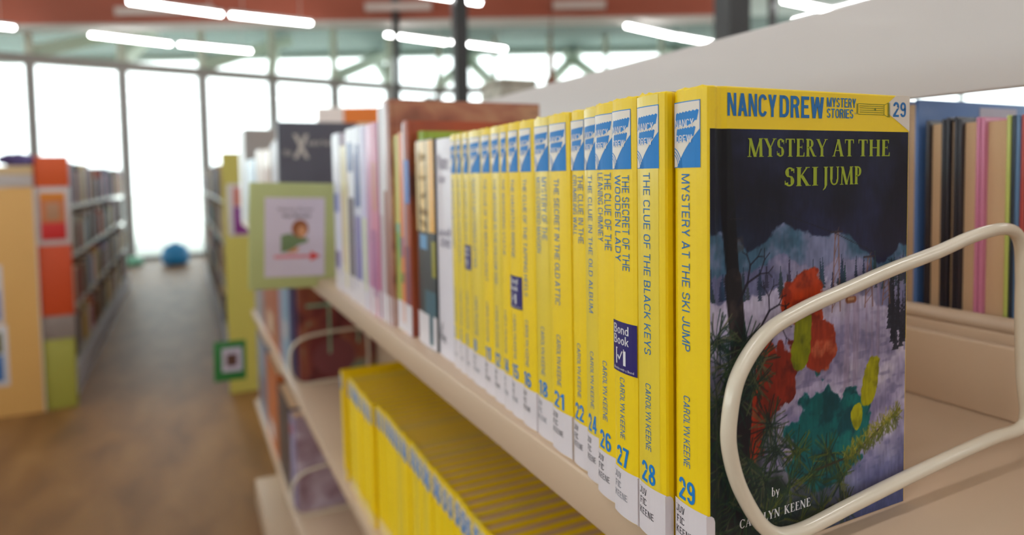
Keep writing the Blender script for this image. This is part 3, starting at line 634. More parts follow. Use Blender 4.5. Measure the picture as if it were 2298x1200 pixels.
    twig(.13, .50, .5, .10, .006, 4); twig(.12, .60, 1.0, .08, .005, 3); twig(.08, .8, .9, .07, .003, 3)
    # pine needles
    def spray(cx, cy, n, L_, cols, a0=0, a1=6.283, wd=.0022):
        for k in range(n):
            a = a0+(a1-a0)*rr_.rand(); l_ = L_*(.6+.5*rr_.rand()); c = cols[rr_.randint(len(cols))]
            line(cx+.01*rr_.randn(), cy+.008*rr_.randn(), cx+l_*math.cos(a), cy+l_*math.sin(a)/1.4, wd, c, .85)
    dk = [(22, 44, 36), (16, 32, 32), (44, 66, 38), (84, 88, 62), (26, 52, 44)]; md = [(46, 66, 34), (78, 88, 30), (28, 48, 34), (96, 102, 36)]
    for cx, cy in ((.26, .30), (.18, .22), (.24, .18), (.30, .24), (.16, .10), (.30, .06), (.03, .52), (.09, .46), (.15, .50), (.22, .46), (.04, .38), (.12, .38), (.20, .41), (.05, .30), (.06, .22), (.10, .14), (.04, .07)): spray(cx, cy, 46, .10, dk)
    for cx, cy in ((.40, .22), (.48, .15), (.56, .19), (.63, .12), (.36, .13), (.52, .05), (.66, .03), (.25, .08), (.42, .04)): spray(cx, cy, 40, .09, md+dk[:3])
    line(.5, .16, .70, .17, .004, (52, 44, 30)); line(.70, .17, .97, .26, .004, (70, 60, 34))
    for k in range(8): spray(.66+.04*k, .165+.011*k, 16, .055, [(128, 128, 36), (98, 104, 34), (160, 150, 50)], .2, 2.6, .002); spray(.66+.04*k, .165+.011*k, 12, .05, [(98, 104, 34), (70, 82, 30)], -2.4, -.2, .002)
    img = img*(.70+.22*n3+.14*noise(120, 40, 301))[..., None]; img = img*np.array([.97, .95, .98]); return img
img = paint_cover(); H_, W_ = img.shape[:2]
x0c, x1c, z0c, z1c = .0012, .1213, .0003, .1754
xs = np.linspace(x0c, x1c, W_); zs = np.linspace(z1c, z0c, H_)
VV = np.zeros((H_, W_, 3)); VV[..., 0] = xs[None]; VV[..., 2] = zs[:, None]; VV[..., 1] = -.00008
g_ = (VV[..., 0] > .0042) & (VV[..., 0] < .0096); VV[..., 1][g_] += .0009*np.clip(np.minimum(VV[..., 0][g_]-.0038, .0100-VV[..., 0][g_])/.002, 0, 1)
idx = np.arange(H_*W_).reshape(H_, W_); FF = np.stack([idx[1:, :-1], idx[1:, 1:], idx[:-1, 1:], idx[:-1, :-1]], -1).reshape(-1, 4)
me = bpy.data.meshes.new('cover_picture'); me.vertices.add(H_*W_); me.vertices.foreach_set('co', VV.reshape(-1))
me.loops.add(len(FF)*4); me.loops.foreach_set('vertex_index', FF.reshape(-1)); me.polygons.add(len(FF)); me.polygons.foreach_set('loop_start', np.arange(len(FF))*4); me.update(calc_edges=True)
ca = me.color_attributes.new('print', 'FLOAT_COLOR', 'POINT'); s_ = img/255.; li = np.where(s_ <= .04045, s_/12.92, ((s_+.055)/1.055)**2.4)*1.3
ca.data.foreach_set('color', np.concatenate([np.clip(li, 0, .9), np.ones((H_, W_, 1))], -1).reshape(-1).astype(np.float32))
me.materials.append(attr_mat('cover_print'))
po = bpy.data.objects.new('cover_picture', me); C.objects.link(po); po.parent = front_book; po['label'] = 'printed picture of a snowy mountain night with pines'
D = Decal(lambda u, z, lift: (u*.974-.1812, -.00008-.00006*lift, z*.974+.159))     # cover coordinates measured from the shelf front
M_TIT = mat('olive_green_ink', (150, 164, 20), .5, 0)
M_FL = mat('flashlight_ink', (96, 118, 14), .5)
D.text(M_BLUE2, 'NANCY', .1964, .2235, .0220, .0312, .06); D.text(M_BLUE2, 'DREW', .2254, .2521, .0220, .0312, .06)
D.text(M_BLUE2, 'MYSTERY', .2541, .2730, .0272, .0313, .035); D.text(M_BLUE2, 'STORIES', .2541, .2714, .0224, .0265, .035)
D.text(M_BLUE2, '®', .2722, .2732, .0243, .0252)
D.poly(M_WHT, [(.3112, .0337), (.3112, .0172), (.3058, .0200), (.2960, .0250), (.2960, .0305), (.3010, .0337)], 1)
D.text(M_BLUE2, '29', .2990, .3084, .0238, .0308, .06)
for a in (((.2745, .2925), .0292), ((.2745, .2925), .0245), ((.2755, .292), .0283), ((.2755, .292), .0274), ((.2755, .292), .0264), ((.2755, .292), .0255)): D.rect(M_FL, a[0][0], a[0][1], a[1]-.00012, a[1]+.00012, 2, 1)
for x_ in (.2738, .2744, .2925): D.rect(M_FL, x_-.00018, x_+.00018, .0246, .0292, 2, 1)
D.poly(M_FL, [(.2925, .0292), (.2953, .0302), (.2953, .0300), (.2925, .0289)]); D.poly(M_FL, [(.2925, .0246), (.2925, .0248), (.2953, .0238), (.2953, .0235)])
for x_ in (.2953, .2959, .2965): D.rect(M_FL, x_-.00016, x_+.00016, .0235, .0302, 2, 1)
D.poly(M_FL, [(.2858, .0266), (.2868, .0261), (.2868, .0273), (.2858, .0274)])
D.text(M_TIT, 'MYSTERY', .2073, .2545, .0055, .0131, font=romantext)
D.text(M_TIT, 'AT', .2578, .2722, .0055, .0131, font=romantext); D.text(M_TIT, 'THE', .2745, .2972, .0055, .0131, font=romantext)
D.text(M_TIT, 'SKI', .2282, .2492, -.0071, .0010, font=romantext); D.text(M_TIT, 'JUMP', .2515, .2774, -.0071, .0010, font=romantext)
D.text(M_LETW, 'by', .2215, .2262, -.1400, -.1360, font=romantext)
D.text(M_LETW, 'CAROLYN', .2030, .2265, -.1496, -.1458, font=romantext); D.text(M_LETW, 'KEENE', .2290, .2455, -.1496, -.1458, font=romantext)
D.build(front_book, {'olive_green_ink': 'cover_title', 'deep_blue_ink': 'series_lettering', 'white_panel': 'pale_corner', 'flashlight_ink': 'flashlight_drawing', 'white_ink': 'author_lettering'})

# --- other books of the upper shelf; bands: (z0, z1, s0, s1, rgb) as fractions of height and spine width
def spine_book(label, X, y0, t, h, d, cover, bands, z=ZS, group=None, lab=True, lettering=None, cat='book', rough=.4, lean=0, covermat=None, name='hardcover_book'):
    e = empty(name, (X+.0012, y0, z), label, cat, group)
    if lean: e.rotation_euler[0] = lean
    cm = covermat or mat('cover_%d_%d_%d' % cover, cover, rough, .3)
    case(t, h, d, cm, e, bev=0)
    D = Decal(spine_map(t)); names = {}
    for bi, (a, b, p, q, rgb) in enumerate(bands):
        m_ = mat('spine_%d_%d_%d' % rgb, rgb, .4, .3); names[m_.name] = 'spine_band'; D.rect(m_, p*t, q*t, a*h, b*h, 1+.5*bi, 2)
    if lettering:
        for s_, a, b, p, q, rgb, turn in lettering:
            m_ = mat('ink_%d_%d_%d' % rgb, rgb, .6); names[m_.name] = 'spine_lettering'; D.text(m_, s_, p*t, q*t, a*h, b*h, .01, 5, turn=turn)
    if lab: D.rect(M_LAB, .0, t, .0006, .031, 5, 2)
    names['spine_label'] = 'shelf_label'
    D.build(e, names); return e
GU = 'assorted books left of the yellow ones on the upper shelf'
spine_book('white hardcover with grey spine lettering next to the yellow row', .2000, .5180, .0430, .1907, .15, (222, 214, 224), [], lab=False,
           lettering=[('Nate', .86, .93, .2, .75, (168, 160, 176), False), ('the', .80, .84, .2, .6, (178, 170, 186), False), ('and', .56, .60, .15, .8, (160, 152, 170), False), ('me', .51, .55, .3, .8, (160, 152, 170), False), ('J', .12, .16, .15, .3, (60, 56, 66), False), ('Fic', .07, .11, .15, .5, (60, 56, 66), False)])
spine_book('hardcover with cream upper spine, black lower spine and pale blue disc', .1985, .5625, .0500, .192, .15, (40, 44, 50), [(.56, .995, 0, .80, (232, 196, 130)), (.56, .995, .80, 1, (226, 160, 44)), (.02, .28, .45, .98, (54, 92, 108)), (.475, .545, .2, .62, (92, 152, 200)), (.35, .52, .84, 1, (150, 140, 30))],
           lettering=[('Sun', .9, .95, .2, .6, (190, 160, 110), False), ('boy', .8, .84, .2, .6, (190, 160, 110), False), ('at', .72, .75, .3, .6, (150, 120, 80), False), ('Home', .64, .68, .2, .7, (140, 110, 74), False), ('Day', .58, .62, .3, .6, (150, 120, 80), False)])
spine_book('burnt orange hardcover with a green top edge beside the cream and black one', .2060, .6130, .0150, .202, .17, (196, 84, 30), [(.0, .5, 0, 1, (150, 58, 22)), (.12, .26, .1, .8, (196, 180, 130))], group=None, covermat=mat('green_cover', (150, 176, 60), .45, .3))
spine_book('purple hardcover with white spine top and a blue sticker', .1965, .6285, .0190, .213, .18, (112, 62, 66), [(.62, .99, 0, .45, (228, 226, 236)), (.42, .62, 0, .5, (170, 160, 180)), (0, .42, 0, .9, (98, 52, 96)), (.62, .82, .25, .98, (34, 92, 178))], covermat=ramp_mat('maroon_orange_cover', [(.35, (110, 60, 60)), (.55, (176, 82, 50)), (.75, (226, 96, 44))], (10, 10, 10), .4))
spine_book('salmon orange patterned spine beside the purple book', .1970, .6480, .0150, .203, .16, (226, 140, 60), [(0, .99, 0, .95, (222, 110, 84)), (.5, .8, .1, .6, (214, 84, 66)), (.38, .48, .2, .8, (150, 90, 130)), (.05, .25, .2, .8, (232, 142, 84)), (.25, .3, .2, .8, (120, 120, 60))])
spine_book('slim yellow and green spined book', .1975, .6635, .0180, .2015, .16, (214, 186, 60), [(.55, .99, 0, .9, (226, 208, 92)), (.55, .99, .45, .62, (150, 168, 96)), (0, .55, 0, .95, (92, 150, 62)), (.5, .55, 0, .95, (120, 170, 130))])
BROWN = ramp_mat('brown_landscape_cover', [(.25, (112, 66, 52)), (.45, (168, 104, 80)), (.6, (196, 148, 112)), (.75, (120, 70, 50))], (12, 3, 30), .4, 5, .3)
spine_book('tall brown picture book in a clear cover rising above its neighbours', .1940, .6830, .0285, .2395, .178, (150, 92, 76), [(0, .99, 0, .55, (226, 224, 232)), (0, .60, 0, .55, (150, 100, 92)), (0, .99, .55, .98, (150, 86, 70))], covermat=BROWN)  # white upper spine band is a painted edge highlight
spine_book('tall white edged slim book left of the brown picture book', .1940, .7125, .0160, .234, .17, (208, 196, 200), [(.0, .5, .1, .9, (176, 150, 160)), (.5, .99, .1, .6, (232, 232, 240))])
spine_book('pink hardcover with mauve patterned spine', .1925, .7300, .0520, .2190, .16, (200, 130, 164), [(.0, .99, .02, .5, (200, 140, 180)), (.0, .99, .5, .98, (200, 112, 146)), (.55, .8, .6, .9, (190, 120, 110)), (.1, .45, .4, .85, (164, 92, 142))])
spine_book('pale lavender slim hardcover beside the pink one', .1925, .7840, .0290, .2200, .16, (206, 202, 226), [(0, .99, .5, .98, (190, 180, 214)), (.1, .5, .5, .9, (196, 200, 160))])
spine_book('white and navy spined hardcover beside the lavender one', .1930, .8150, .0360, .2215, .16, (196, 196, 216), [(.55, .9, .3, .98, (60, 76, 140)), (.85, .99, 0, 1, (230, 230, 240)), (.08, .5, .2, .98, (120, 110, 170))])
spine_book('white topped book with a dark blue panel, fourth from the green sign', .1930, .8525, .0380, .2210, .16, (226, 226, 236), [(.75, .92, .3, .95, (50, 86, 150)), (.05, .6, .3, .98, (96, 84, 92)), (.6, .75, 0, .5, (214, 196, 180))])
spine_book('cream spined hardcover lower than its neighbours', .1935, .8920, .0400, .2010, .16, (226, 212, 178), [(.2, .7, .1, .5, (206, 176, 150)), (.05, .98, .5, .9, (216, 204, 160))])
spine_book('white and lilac spined hardcover next to the green sign', .1935, .9335, .0460, .2200, .16, (214, 214, 232), [(.5, .62, .1, .8, (110, 120, 190)), (.1, .25, .2, .8, (84, 70, 140)), (.7, .99, 0, 1, (228, 228, 238))])
# further along the upper shelf (beyond the green sign)
spine_book('big charcoal picture book with a pale X on its cover, beyond the green sign', .2000, 1.640, .020, .2915, .187, (84, 84, 98), [], covermat=mat('charcoal_cover', (84, 84, 98), .4, .3, .15, 20), lab=False)
cb = Decal(lambda u, z, lift: (.2012+u-.2, 1.640-.0003-.0002*lift-1.640+0, z)); cb.m = lambda u, z, lift: (u, -.0003-.0002*lift, z)
Xb = [o for o in C.objects if o.get('label', '').startswith('big charcoal')][0]
M_PALE = mat('pale_print', (196, 190, 186), .5)
cb.text(M_PALE, 'X', .035, .070, .205, .262, .02, 2); cb.text(M_PALE, 'the', .012, .030, .212, .228, 0, 2); cb.text(M_PALE, 'series', .068, .130, .236, .250, 0, 2); cb.build(Xb, {'pale_print': 'cover_lettering'})
spine_book('white spined book behind the charcoal picture book', .2000, 1.668, .045, .250, .16, (226, 226, 234), [(.5, .6, .2, .8, (150, 160, 190))], lab=True)
for k, (lab_, y0, t_, h_, cv, bd) in enumerate([
        ('slim grey white book behind the green sign', 1.73, .05, .245, (196, 196, 206), [(.8, .9, .2, .8, (236, 238, 244))]),
        ('cream book with a rust brown lower spine', 1.81, .19, .235, (216, 196, 180), [(.35, .8, .1, .9, (146, 82, 36))]),
        ('cream narrow book beside the rust brown one', 2.03, .14, .243, (222, 206, 196), []),
        ('pale blue book above the green sign left corner', 2.22, .30, .222, (180, 206, 226), [(.2, .8, .4, .5, (226, 232, 238))]),
        ('large grey box file at the far end of the upper shelf', 2.56, .27, .337, (158, 152, 150), [])]):
    spine_book(lab_, .2, y0, t_, h_, .22 if k == 4 else .16, cv, bd, lab=(k < 4))

# ------------------------------------------------------------------ lower row of yellow books
def lower_proto(t, variant):
    e = empty('hardcover_book', (0, 0, 0), 'yellow hardcover with a blue and white emblem in the lower row', 'book', 'yellow hardcovers in the lower row')
    case(t, HB, .128, M_YEL if variant % 2 == 0 else M_YEL2, e, bev=.0006)
    D = Decal(spine_map(t)); emblem(D, t, 1); D.rect(M_LAB, 0, t, .0006, .020, 2, 2)
    D.text(M_BLUE2, ['THE MYSTERY', 'THE SECRET', 'THE CLUE'][variant % 3], t*.32, t*.56, .10, .155, .004, 2, turn=True) if variant < 0 else None
    D.build(e, NM); return e
def copy_tree(o, parent=None):
    c = o.copy(); C.objects.link(c); c.parent = parent
    for ch in list(o.children): copy_tree(ch, c)
    return c
protos = [lower_proto(.0168, 0), lower_proto(.0182, 1), lower_proto(.0175, 2)]
lower = []; y = .30; k = 0; used = set(); rnd = random.Random(4)
while y < 1.13:
    v_ = rnd.choice([0, 0, 2, 1]); t = (.0168, .0182, .0175)[v_]
    if v_ in used: o = copy_tree(protos[v_])
    else: o = protos[v_]; used.add(v_)
    X = (.2470 if y < .965 else .2395)+rnd.uniform(-.0012, .0012)
    o.location = (X, y, ZL); y += t+.0004; k += 1; lower.append(o)
ONES = 'first second third fourth fifth sixth seventh eighth ninth tenth eleventh twelfth thirteenth fourteenth fifteenth sixteenth seventeenth eighteenth nineteenth'.split()
def ordinal(n): return ONES[n-1] if n < 20 else ({2: 'twent', 3: 'thirt', 4: 'fort', 5: 'fift'}[n//10]+('ieth' if n % 10 == 0 else 'y-'+ONES[n % 10-1]))
for k, o in enumerate(reversed(lower)): o['label'] = 'yellow hardcover of the lower row, %s from its far end after the leaning one' % ordinal(k+1)
o = copy_tree(protos[0]); o.location = (.2370, 1.152, ZL+.0002); o.rotation_euler[0] = math.radians(-4.5)
tag(o, 'yellow hardcover leaning apart at the far end of the lower row', 'book')
del o['group']
# ------------------------------------------------------------------ books deeper on the middle and bottom shelves
MRED = ramp_mat('dark_red_collage_cover', [(.3, (66, 26, 30)), (.45, (120, 44, 50)), (.56, (150, 84, 60)), (.66, (110, 150, 130)), (.8, (90, 34, 44))], (14, 14, 9), .45, 5, .2)
e = spine_book('dark red picture book facing out behind the wire bookend, middle shelf', .250, 1.765, .02, .285, .20, (90, 34, 40), [], z=ZL, covermat=MRED, lab=False)
e2 = Decal(lambda u, z, lift: (u, -.0004-.0003*lift, z)); M_MINT = mat('mint_print', (140, 176, 150), .5)
e2.rect(M_MINT, .02, .17, .196, .204, 2); e2.rect(M_MINT, .075, .081, .07, .196, 2); e2.rect(M_MINT, .15, .156, .09, .196, 2); e2.poly(mat('wheel_print', (120, 60, 66), .5), [(.09+.055*math.cos(k*.3), .06+.05*math.sin(k*.3)) for k in range(21)], 1); e2.build(e, {'mint_print': 'cover_drawing', 'wheel_print': 'cover_drawing'})
for lab_, y0, t_, h_, cv, bd in [('dark blue spine on the middle shelf', 1.790, .075, .26, (44, 38, 96), []), ('light blue slim spine on the middle shelf', 1.868, .12, .27, (124, 156, 180), [(.3, .5, .1, .8, (190, 180, 180))]),
                               ('lilac grey spine on the middle shelf', 1.99, .09, .25, (150, 140, 160), []),
                               ('wide rust orange box spine on the middle shelf', 2.09, .42, .275, (168, 84, 40), [(.1, .35, .3, .7, (206, 170, 140))]), ('brown grey spine at the end of the middle shelf', 2.53, .30, .30, (150, 142, 146), [(.4, .6, .2, .8, (120, 140, 180))])]:
    spine_book(lab_, .240, y0, t_, h_, .18, cv, bd, z=ZL, lab=False)
e = spine_book('white and pink picture book facing out on the bottom shelf', .245, 1.83, .02, .26, .20, (196, 180, 196), [], z=ZB, covermat=ramp_mat('pink_white_cover', [(.35, (196, 180, 196)), (.55, (150, 120, 134)), (.65, (90, 60, 70)), (.75, (206, 190, 200))], (10, 10, 12), .45), lab=False)
for lab_, y0, t_, h_, cv, bd in [('lavender spine on the bottom shelf', 1.855, .07, .25, (148, 140, 176), [(.8, .9, .1, .9, (180, 60, 70))]), ('thick black spine on the bottom shelf', 1.93, .26, .255, (40, 34, 44), []),
                               ('orange spine with a white sticker, bottom shelf', 2.20, .30, .28, (190, 96, 36), [(.1, .3, .3, .7, (210, 206, 206))]), ('blue grey spine at the end of the bottom shelf', 2.52, .30, .30, (136, 140, 158), [(.2, .5, .3, .8, (90, 70, 90))])]:
    spine_book(lab_, .240, y0, t_, h_, .18, cv, bd, z=ZB, lab=False)
# ------------------------------------------------------------------ signs on the range
def quad_sign(label, x0, x1, y, z0, z1, rot, frame, m_frame, inner, m_in, th=.004):
    cx_, cz = (x0+x1)/2, (z0+z1)/2; w2, h2 = (x1-x0)/2, (z1-z0)/2
    e = empty('shelf_sign', (cx_, y, cz), label, 'sign')
    e.rotation_euler = (0, rot, 0)
    box('holder', -w2, w2, 0, th, -h2, h2, m_frame, e, bev=.006, seg=3)
    a, b, c, d = inner
    box('paper', a, b, -.0008, 0, c, d, m_in, e)
    return e
M_SG = mat('pale_green_card', (178, 184, 124), .5, .2, .04, 6)
M_PAPER = mat('white_paper', (208, 196, 212), .5, .2, .02)
s = quad_sign('pale green shelf sign with white paper and a red arrow', .0855, .2215, 1.072, EYE-.1705, EYE-.0075, math.radians(2.2), 0, M_SG, (-.0455, .0435, -.063, .0590), M_PAPER)
D = Decal(lambda u, z, lift: (u, -.0009-.0002*lift, z))
M_RD = mat('red_ink', (214, 66, 60), .5); M_RD2 = mat('faded_red_ink', (214, 128, 142), .5); M_GRN = mat('moss_print', (112, 132, 92), .5); M_BRN = mat('brown_print', (150, 88, 50), .5); M_TAN = mat('tan_print', (206, 146, 104), .5)
D.text(M_INK, 'Nancy Drew', -.026, .026, .0375, .0430, 0); D.text(M_INK, 'the Books', -.020, .022, .0285, .0340, .01)
D.poly(M_GRN, [(-.022, -.026), (-.022, .001), (-.010, .004), (.004, -.002), (.018, -.004), (.018, -.010), (.004, -.014), (-.006, -.022)], 1)
P = [(.006+.0125*math.cos(a), .011+.014*math.sin(a)) for a in [k*math.pi/12 for k in range(24)]]; D.poly(M_BRN, P, 2)
P = [(.009+.0065*math.cos(a), .006+.009*math.sin(a)) for a in [k*math.pi/10 for k in range(20)]]; D.poly(M_TAN, P, 3)
D.poly(M_TAN, [(-.016, -.027), (-.002, -.018), (.006, -.018), (.0, -.026)], 3)
D.rect(M_RD2, -.032, .024, -.0345, -.0295, 1, 1); D.poly(M_RD, [(.022, -.040), (.022, -.024), (.037, -.032)], 2)
D.build(s, {'black_ink': 'lettering', 'moss_print': 'printed_shape', 'brown_print': 'printed_shape', 'tan_print': 'printed_shape', 'red_ink': 'arrow', 'faded_red_ink': 'arrow_shaft'})
box('clip', .02, .066, .004, .03, -.01, .01, M_SHELF, s)
s = quad_sign('small dark green shelf sign with a white bordered picture, near the floor aisle', .083, .202, 2.87, EYE-.806, EYE-.6457, math.radians(1), 0, mat('grass_green_card', (40, 122, 54), .5), (-.030, .044, -.043, .052), M_PAPER)
box('picture', -.014, .026, -.0014, -.0008, -.022, .028, mat('brown_photo', (96, 62, 48), .5, 0, .4, 60), s); box('clip', .03, .058, .004, .03, -.01, .01, M_SHELF, s)
# ------------------------------------------------------------------ far side of the near range: fore-edges towards us
def fore_book(label, y0, y1, ztop, near, far, X=.4795, d=.16, ct=.0025, group=None):
    h = EYE+ztop-ZS; t = y1-y0; e = empty('hardcover_book', (X, y0, ZS), label, 'book', group)
    box('near_cover', 0, d, 0, ct, 0, h, near, e, bev=.0006); box('far_cover', 0, d, t-ct, t, 0, h, far, e, bev=.0006)
    box('spine', d, d+.003, 0, t, 0, h, near, e, bev=.0006)
    box('page_block', .004, d, ct+.0002, t-ct-.0002, .003, h-.003, PAGE, e)
    return e
mk = lambda n, c: mat('cover_'+n, c, .4, .3)
blk, nav, pnk, ygr = mk('black', (30, 26, 40)), mk('navy', (34, 42, 80)), mk('pink', (206, 122, 156)), mk('yellowgreen', (190, 196, 100))
MB = mat('slate_blue_cover', (84, 116, 172), .5, .1, .12, 30)
fb = fore_book('tall slate blue book with tan pages just right of the front yellow book', .3060, .3185, .0492, MB, MB, d=.145)
box('light_patch', .075, .125, -.0004, 0, EYE+.0492-ZS-.016, EYE+.0492-ZS-.004, mat('grey_light_patch', (186, 176, 190), .5), fb)  # pale patch painted for the light on a book top
fore_book('second book right of the front yellow one, tan pages between dark boards', .2870, .3005, .0335, blk, blk)
fore_book('thick black book with thin tan page edge between the tan books', .2785, .2865, .0345, blk, blk)
fore_book('third book with tan pages and a pink board on its near side', .2640, .2782, .0330, pnk, blk)
fore_book('thick book with tan pages between pink and yellow green boards', .2455, .2636, .0328, ygr, pnk)
fore_book('dark blue and white patterned thin book at the right edge', .2400, .2450, .0325, mk('bluepat', (86, 120, 160)), mk('teal', (30, 44, 60)))
fore_book('red board book at the right picture edge', .2200, .2395, .0325, mk('red', (176, 66, 60)), mk('red', (176, 66, 60)))
for k in range(4): fore_book('plain book beyond the right picture edge', .205-.02*k, .2235-.02*k, .03, [nav, pnk, blk, nav][k], [nav, blk, pnk, nav][k], group='books just beyond the right edge')
y = .335; rnd = random.Random(12)
fcols = [blk, nav, mk('teal2', (60, 96, 120)), mk('rust', (160, 90, 60)), mk('cream', (200, 190, 170)), pnk]
kk = 0
while y < 1.05:
    t = rnd.uniform(.012, .026); fore_book('book on the far side of the near shelf, mostly hidden by the yellow row', y, y+t, rnd.uniform(.01, .035), rnd.choice(fcols), rnd.choice(fcols), group='books hidden on the far side'); y += t+.001
# the grey stone like block and the small things seen over the books
e = empty('storage_box', (.715, 1.47, ZS), 'speckled pale grey box seen above the brown picture book', 'box')
ms = ramp_mat('speckled_grey_card', [(.35, (150, 144, 132)), (.6, (186, 180, 166))], (40, 40, 40), .6)
box('body', -.045, .05, -.06, .06, 0, .30+.07, ms, e, rot=(0, 0, 0), bev=.004); box('lid', -.047, .052, -.062, .062, .30+.07, .383, ms, e, bev=.006)
# ------------------------------------------------------------------ ranges along the far aisle
M_BASEG = mat('pale_grey_plinth', (190, 186, 192), .5)
SHZ = [EYE-.15, EYE-.46, EYE-.79, EYE-1.12]
FAR_COL = [(214, 186, 120), (190, 150, 180), (60, 120, 140), (190, 80, 40), (150, 112, 76), (84, 66, 66), (196, 172, 130), (110, 82, 86), (56, 48, 56), (176, 140, 90), (96, 128, 140), (150, 62, 40), (206, 186, 160), (74, 84, 66), (206, 170, 96), (120, 74, 46), (66, 72, 110), (150, 120, 120), (216, 200, 186), (44, 36, 38), (70, 50, 40)]
def far_books(xf, sgn, ya, yb, label, grp, step, seed, near_len):
    """the nearest books are things of their own; the rest of each shelf is one blurred run"""
    rnd = random.Random(seed); base = {}
    for si, z_ in enumerate(SHZ):
        y = ya; V = []; F = []; MI = []; slots = []
        while y < yb-.05:
            t = rnd.choice(step); h = rnd.choice([.18, .22, .25, .28 if si == 0 else .24]); c = rnd.choice(FAR_COL); off = .012+rnd.uniform(0, .035)
            m_ = mat('far_%d_%d_%d' % c, c, .5)
            if y < ya+near_len:
                key = (t, h, c)
                if key not in base:
                    e = empty('hardcover_book', (0, 0, 0)); x0, x1 = sorted((0, .2*sgn)); box('cover', x0, x1, 0, t-.002, 0, h, m_, e)
                    xa, xb = sorted((.004*sgn, .196*sgn)); box('page_block', xa, xb, .003, t-.005, h, h+.001, PAGE, e); base[key] = e; o = e
                else: o = copy_tree(base[key])
                o.location = (xf+off*sgn, y, z_)
                tag(o, label % ['top', 'second', 'third', 'lowest'][si], 'book', grp % ['top', 'second', 'third', 'lowest'][si])
            else:
                if m_ not in slots: slots.append(m_)
                x0, x1 = sorted((xf+off*sgn, xf+(off+.2)*sgn)); n = len(V); V += boxv(x0, x1, y, y+t-.002, z_, z_+h); F += [tuple(i+n for i in f) for f in BF]; MI += [slots.index(m_)]*6
            y += t+(.1 if rnd.random() < .06 else .001)
        o = mesh('book_run', V, F, None)
        for m_ in slots: o.data.materials.append(m_)
        o.data.polygons.foreach_set('material_index', MI)
        tag(o, ('run of blurred books far along the %s shelf, '+('left' if sgn < 0 else 'right')+' of the aisle') % ['top', 'second', 'third', 'lowest'][si], 'books', kind='stuff')
def far_range(xf, sgn, ya, yb, label):
    e = empty('shelving_range', (xf, ya, 0), label, 'bookshelf'); s = sgn
    def B(n, x0, x1, y0, y1, z0, z1, m): a, b = sorted((x0*s, x1*s)); return box(n, a, b, y0, y1, z0, z1, m, e)
    L_ = yb-ya; nb = int(L_/.9)
    B('plinth', 0, .5, 0, L_, 0, .17, M_BASEG); B('centre_panel', .24, .26, 0, L_, .17, EYE+.12, M_SHELFD)
    for z_ in SHZ: B('shelf', .01, .24, 0, L_, z_-.02, z_, mat('far_shelf_edge', (158, 152, 138), .35)); B('shelf', .26, .49, 0, L_, z_-.02, z_, mat('far_shelf_edge', (158, 152, 138), .35))
    for i in range(1, nb): B('upright', .225, .275, i*.9-.015, i*.9+.015, .17, EYE+.13, M_SHELFD)
    return e
far_range(-.635, -1, 4.70, 9.5, 'long shelving range left of the far aisle'); far_range(.235, 1, 4.50, 10.2, 'long shelving range right of the far aisle')
far_books(-.635, -1, 4.74, 9.45, 'blurred book on the %s shelf left of the far aisle', 'books on the %s shelf left of the aisle', (.07, .10, .14, .09), 2, 2.2)
far_books(.235, 1, 4.54, 10.1, 'blurred book on the %s shelf right of the far aisle', 'books on the %s shelf right of the aisle', (.07, .1, .13, .09), 3, 1.6)
# end panels
ep = empty('end_panel', (-.61, 4.65, 0), 'tall end panel in orange, grey and yellow green blocks at the left aisle', 'end panel')
def EB(n, x0, x1, z0, z1, rgb, th=.04, y0=0., par=None): return box(n, x0+.61, x1+.61, y0, y0+th, EYE+z0, EYE+z1, mat('panel_%d_%d_%d' % rgb, rgb, .55, 0, .04, 4), par or ep, bev=.002)
EB('block', -.765, -.6, -.027, .151, (216, 88, 34)); EB('block', -.765, -.6, -.365, -.0275, (196, 186, 186)); EB('block', -.765, -.605, -.78, -.3655, (196, 68, 20)); EB('block', -.765, -.605, -.918, -.7805, (134, 118, 112)); EB('block', -.765, -.61, -1.33, -.9185, (156, 150, 60))
p = EB('poster', -.745, -.622, -.335, -.06, (196, 110, 60), .003, -.003)
EB('poster_band', -.745, -.622, -.335, -.235, (196, 30, 30), .0015, -.0045); EB('poster_band', -.745, -.622, -.10, -.06, (216, 130, 30), .0015, -.0045); EB('poster_figure', -.715, -.65, -.22, -.12, (176, 130, 100), .0015, -.0045)
ep2 = empty('end_panel', (-1.0, 4.63, 0), 'wide tan end panel with posters at the left picture edge', 'end panel')
def EC(n, x0, x1, z0, z1, rgb, th=.04, y0=0.): return box(n, x0+1.0, x1+1.0, y0, y0+th, EYE+z0, EYE+z1, mat('panel_%d_%d_%d' % rgb, rgb, .55, 0, .04, 4), ep2, bev=.002)
EC('board', -1.45, -.770, -1.33, -.0255, (216, 166, 96)); EC('ledge', -1.45, -.770, -.025, .045, (190, 180, 178)); EC('board', -1.45, -.770, .0455, .095, (214, 184, 140)); EC('edge_strip', -.772, -.766, -1.33, -.0255, (214, 206, 200), .042)
EC('poster', -1.40, -.925, -1.15, -.80, (206, 200, 202), .003, -.003); EC('poster', -1.40, -.935, -.79, -.46, (206, 200, 202), .003, -.003); EC('poster_picture', -1.38, -.95, -.77, -.6, (120, 120, 170), .0015, -.0045); EC('poster_picture', -1.38, -.95, -1.12, -.97, (60, 110, 170), .0015, -.0045); EC('poster_picture', -1.38, -.95, -.96, -.84, (90, 90, 50), .0015, -.0045)
ep3 = empty('end_panel', (.24, 4.44, 0), 'yellow green end panel with a small poster, right side of the aisle', 'end panel')
def ED(n, x0, x1, z0, z1, rgb, th=.04, y0=0.): return box(n, x0-.24, x1-.24, y0, y0+th, EYE+z0, EYE+z1, mat('panel_%d_%d_%d' % rgb, rgb, .55, 0, .04, 4), ep3, bev=.002)
